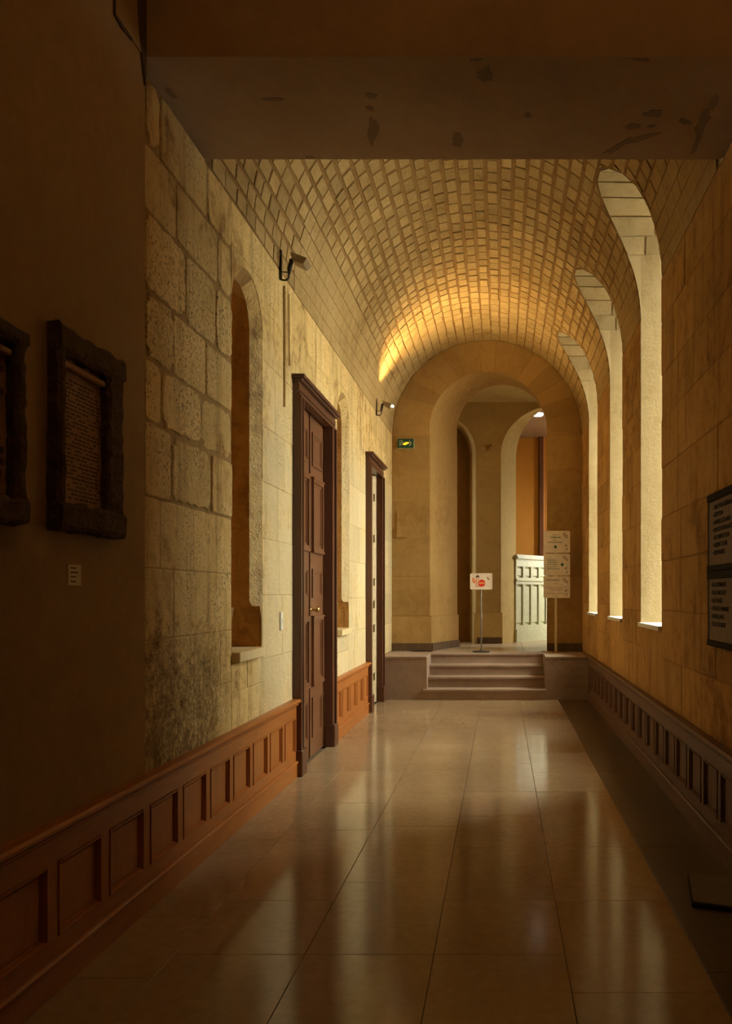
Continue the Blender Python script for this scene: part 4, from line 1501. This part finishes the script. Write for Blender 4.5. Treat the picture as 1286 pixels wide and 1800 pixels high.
# three-panel sign
sx = px(977.5, 1000, YS - 0.02)
YS2 = 11.56
st = empty('sign_stand', (sx.x, YS2, ZP), 'tall floor stand carrying three cream direction panels', 'sign stand')
MB().lathe((sx.x, YS2, ZP), [(0.17, 0.0), (0.17, 0.008), (0.16, 0.013), (0.03, 0.016)], 'z', 28).build('base', 'brass', st)
B('pole', 'paper', st, (sx.x - 0.018, sx.x + 0.018, YS2 - 0.012, YS2 + 0.012, ZP + 0.01, px(0, 935, YS2).z), bevel=0.003)
yf = YS2 - 0.03
pp = [(933, 971.5), (973.5, 1011.5), (1013, 1051)]
for k, (ya, yb) in enumerate(pp):
    q0, q1 = px(955 + 0.3 * (2 - k), yb, yf), px(1001.5, ya, yf)
    pn = plate(MB(), q0.x, q1.x, yf, 0.018, q0.z, q1.z, 0.02).build('sign_panel', 'board', st)
    wpx = 46.0
    U = lambda u: q0.x + (q1.x - q0.x) * u / 660.0
    V = lambda v: q1.z - (q1.z - q0.z) * v / 540.0
    # ornaments in the right corners
    mb = MB()
    for rr in (0.055, 0.04):
        arc = [(U(620) + rr * 1.5 * math.cos(t), V(40) + rr * 1.5 * math.sin(t)) for t in [math.pi * (1.02 + 0.46 * i / 10) for i in range(11)]]
        arc2 = [(U(620) + (rr - 0.008) * 1.5 * math.cos(t), V(40) + (rr - 0.008) * 1.5 * math.sin(t)) for t in [math.pi * (1.02 + 0.46 * i / 10) for i in range(11)]]
        flat(mb, arc + arc2[::-1], yf)
    mb.build('corner_ornament', 'tan', pn)
    mb = MB()
    flat(mb, disc_pts(U(565), V(370), 0.020, 0.018, 16, 0.3, 4.0), yf)
    flat(mb, [(U(585), V(400)), (U(600), V(470)), (U(560), V(490)), (U(575), V(440))], yf)
    mb.build('emblem', 'tan', pn)
    T = lambda u, v: Matrix(((1, 0, 0, U(u)), (0, 0, -1, yf - 0.0006), (0, 1, 0, V(v)), (0, 0, 0, 1)))
    if k == 0:
        text('SALLE', 0.022, 'tan', pn, T(285, 100), align='CENTER', width=0.08)
        text('COMMUNE', 0.030, 'green', pn, T(285, 165), align='CENTER', width=0.16)
        text('ET', 0.022, 'tan', pn, T(275, 225), align='CENTER', width=0.05)
        text('EXPOSITIONS', 0.028, 'green', pn, T(280, 285), align='CENTER', width=0.215)
        d = 0.026
        flat(MB(), [(U(290) - d, V(395)), (U(290), V(395) + d), (U(290) + d, V(395)), (U(290), V(395) - d)], yf).build('arrow_mark', 'dgreen', pn)
    elif k == 1:
        for i, (ln, w_) in enumerate((('SECR\u00c9TARIAT', 0.14), ('COMPTABILIT\u00c9', 0.15), ('VIE SCOLAIRE', 0.145), ('SALLE DES PROFS', 0.145), ('CENTRE DE DOCUMENTATION', 0.19))):
            text(ln, 0.020, 'green', pn, T(85, 160 + i * 54), width=w_)
        d = 0.028
        flat(MB(), [(U(465) - d, V(270)), (U(465), V(270) + d), (U(465) + d, V(270)), (U(465), V(270) - d)], yf).build('arrow_mark', 'dgreen', pn)
    else:
        text('RENSEIGNEMENTS', 0.022, 'black', pn, T(55, 95), width=0.21)
        text('ACCUEIL', 0.022, 'tan', pn, T(300, 185), align='CENTER', width=0.07)
        mb = MB()
        for (u0, u1, v) in ((60, 580, 275), (140, 500, 320), (220, 420, 350), (30, 540, 430)):
            mb.box(U(u0), U(u1), yf - 0.001, yf, V(v) - 0.0025, V(v) + 0.0025)
        mb.build('small_print', 'tan', pn)

# ------------------------------------------------------------------ mat on the floor
mt = empty('floor_mat', (1.05, 3.6, 0), 'dark edged mat lying on the floor below the notice boards', 'mat')
q = [(0.885, 3.59), (1.19, 3.47), (1.19, 3.95), (0.95, 3.95)]
MB().loft([(u, v, 0.0) for u, v in q], [(u, v, 0.022) for u, v in q]).build('edging', 'mat_e', mt)
q = [(0.895, 3.60), (1.185, 3.485), (1.185, 3.94), (0.957, 3.94)]
MB().loft([(u, v, 0.018) for u, v in q], [(u, v, 0.0255) for u, v in q]).build('pile', 'mat', mt)

flush_texts()
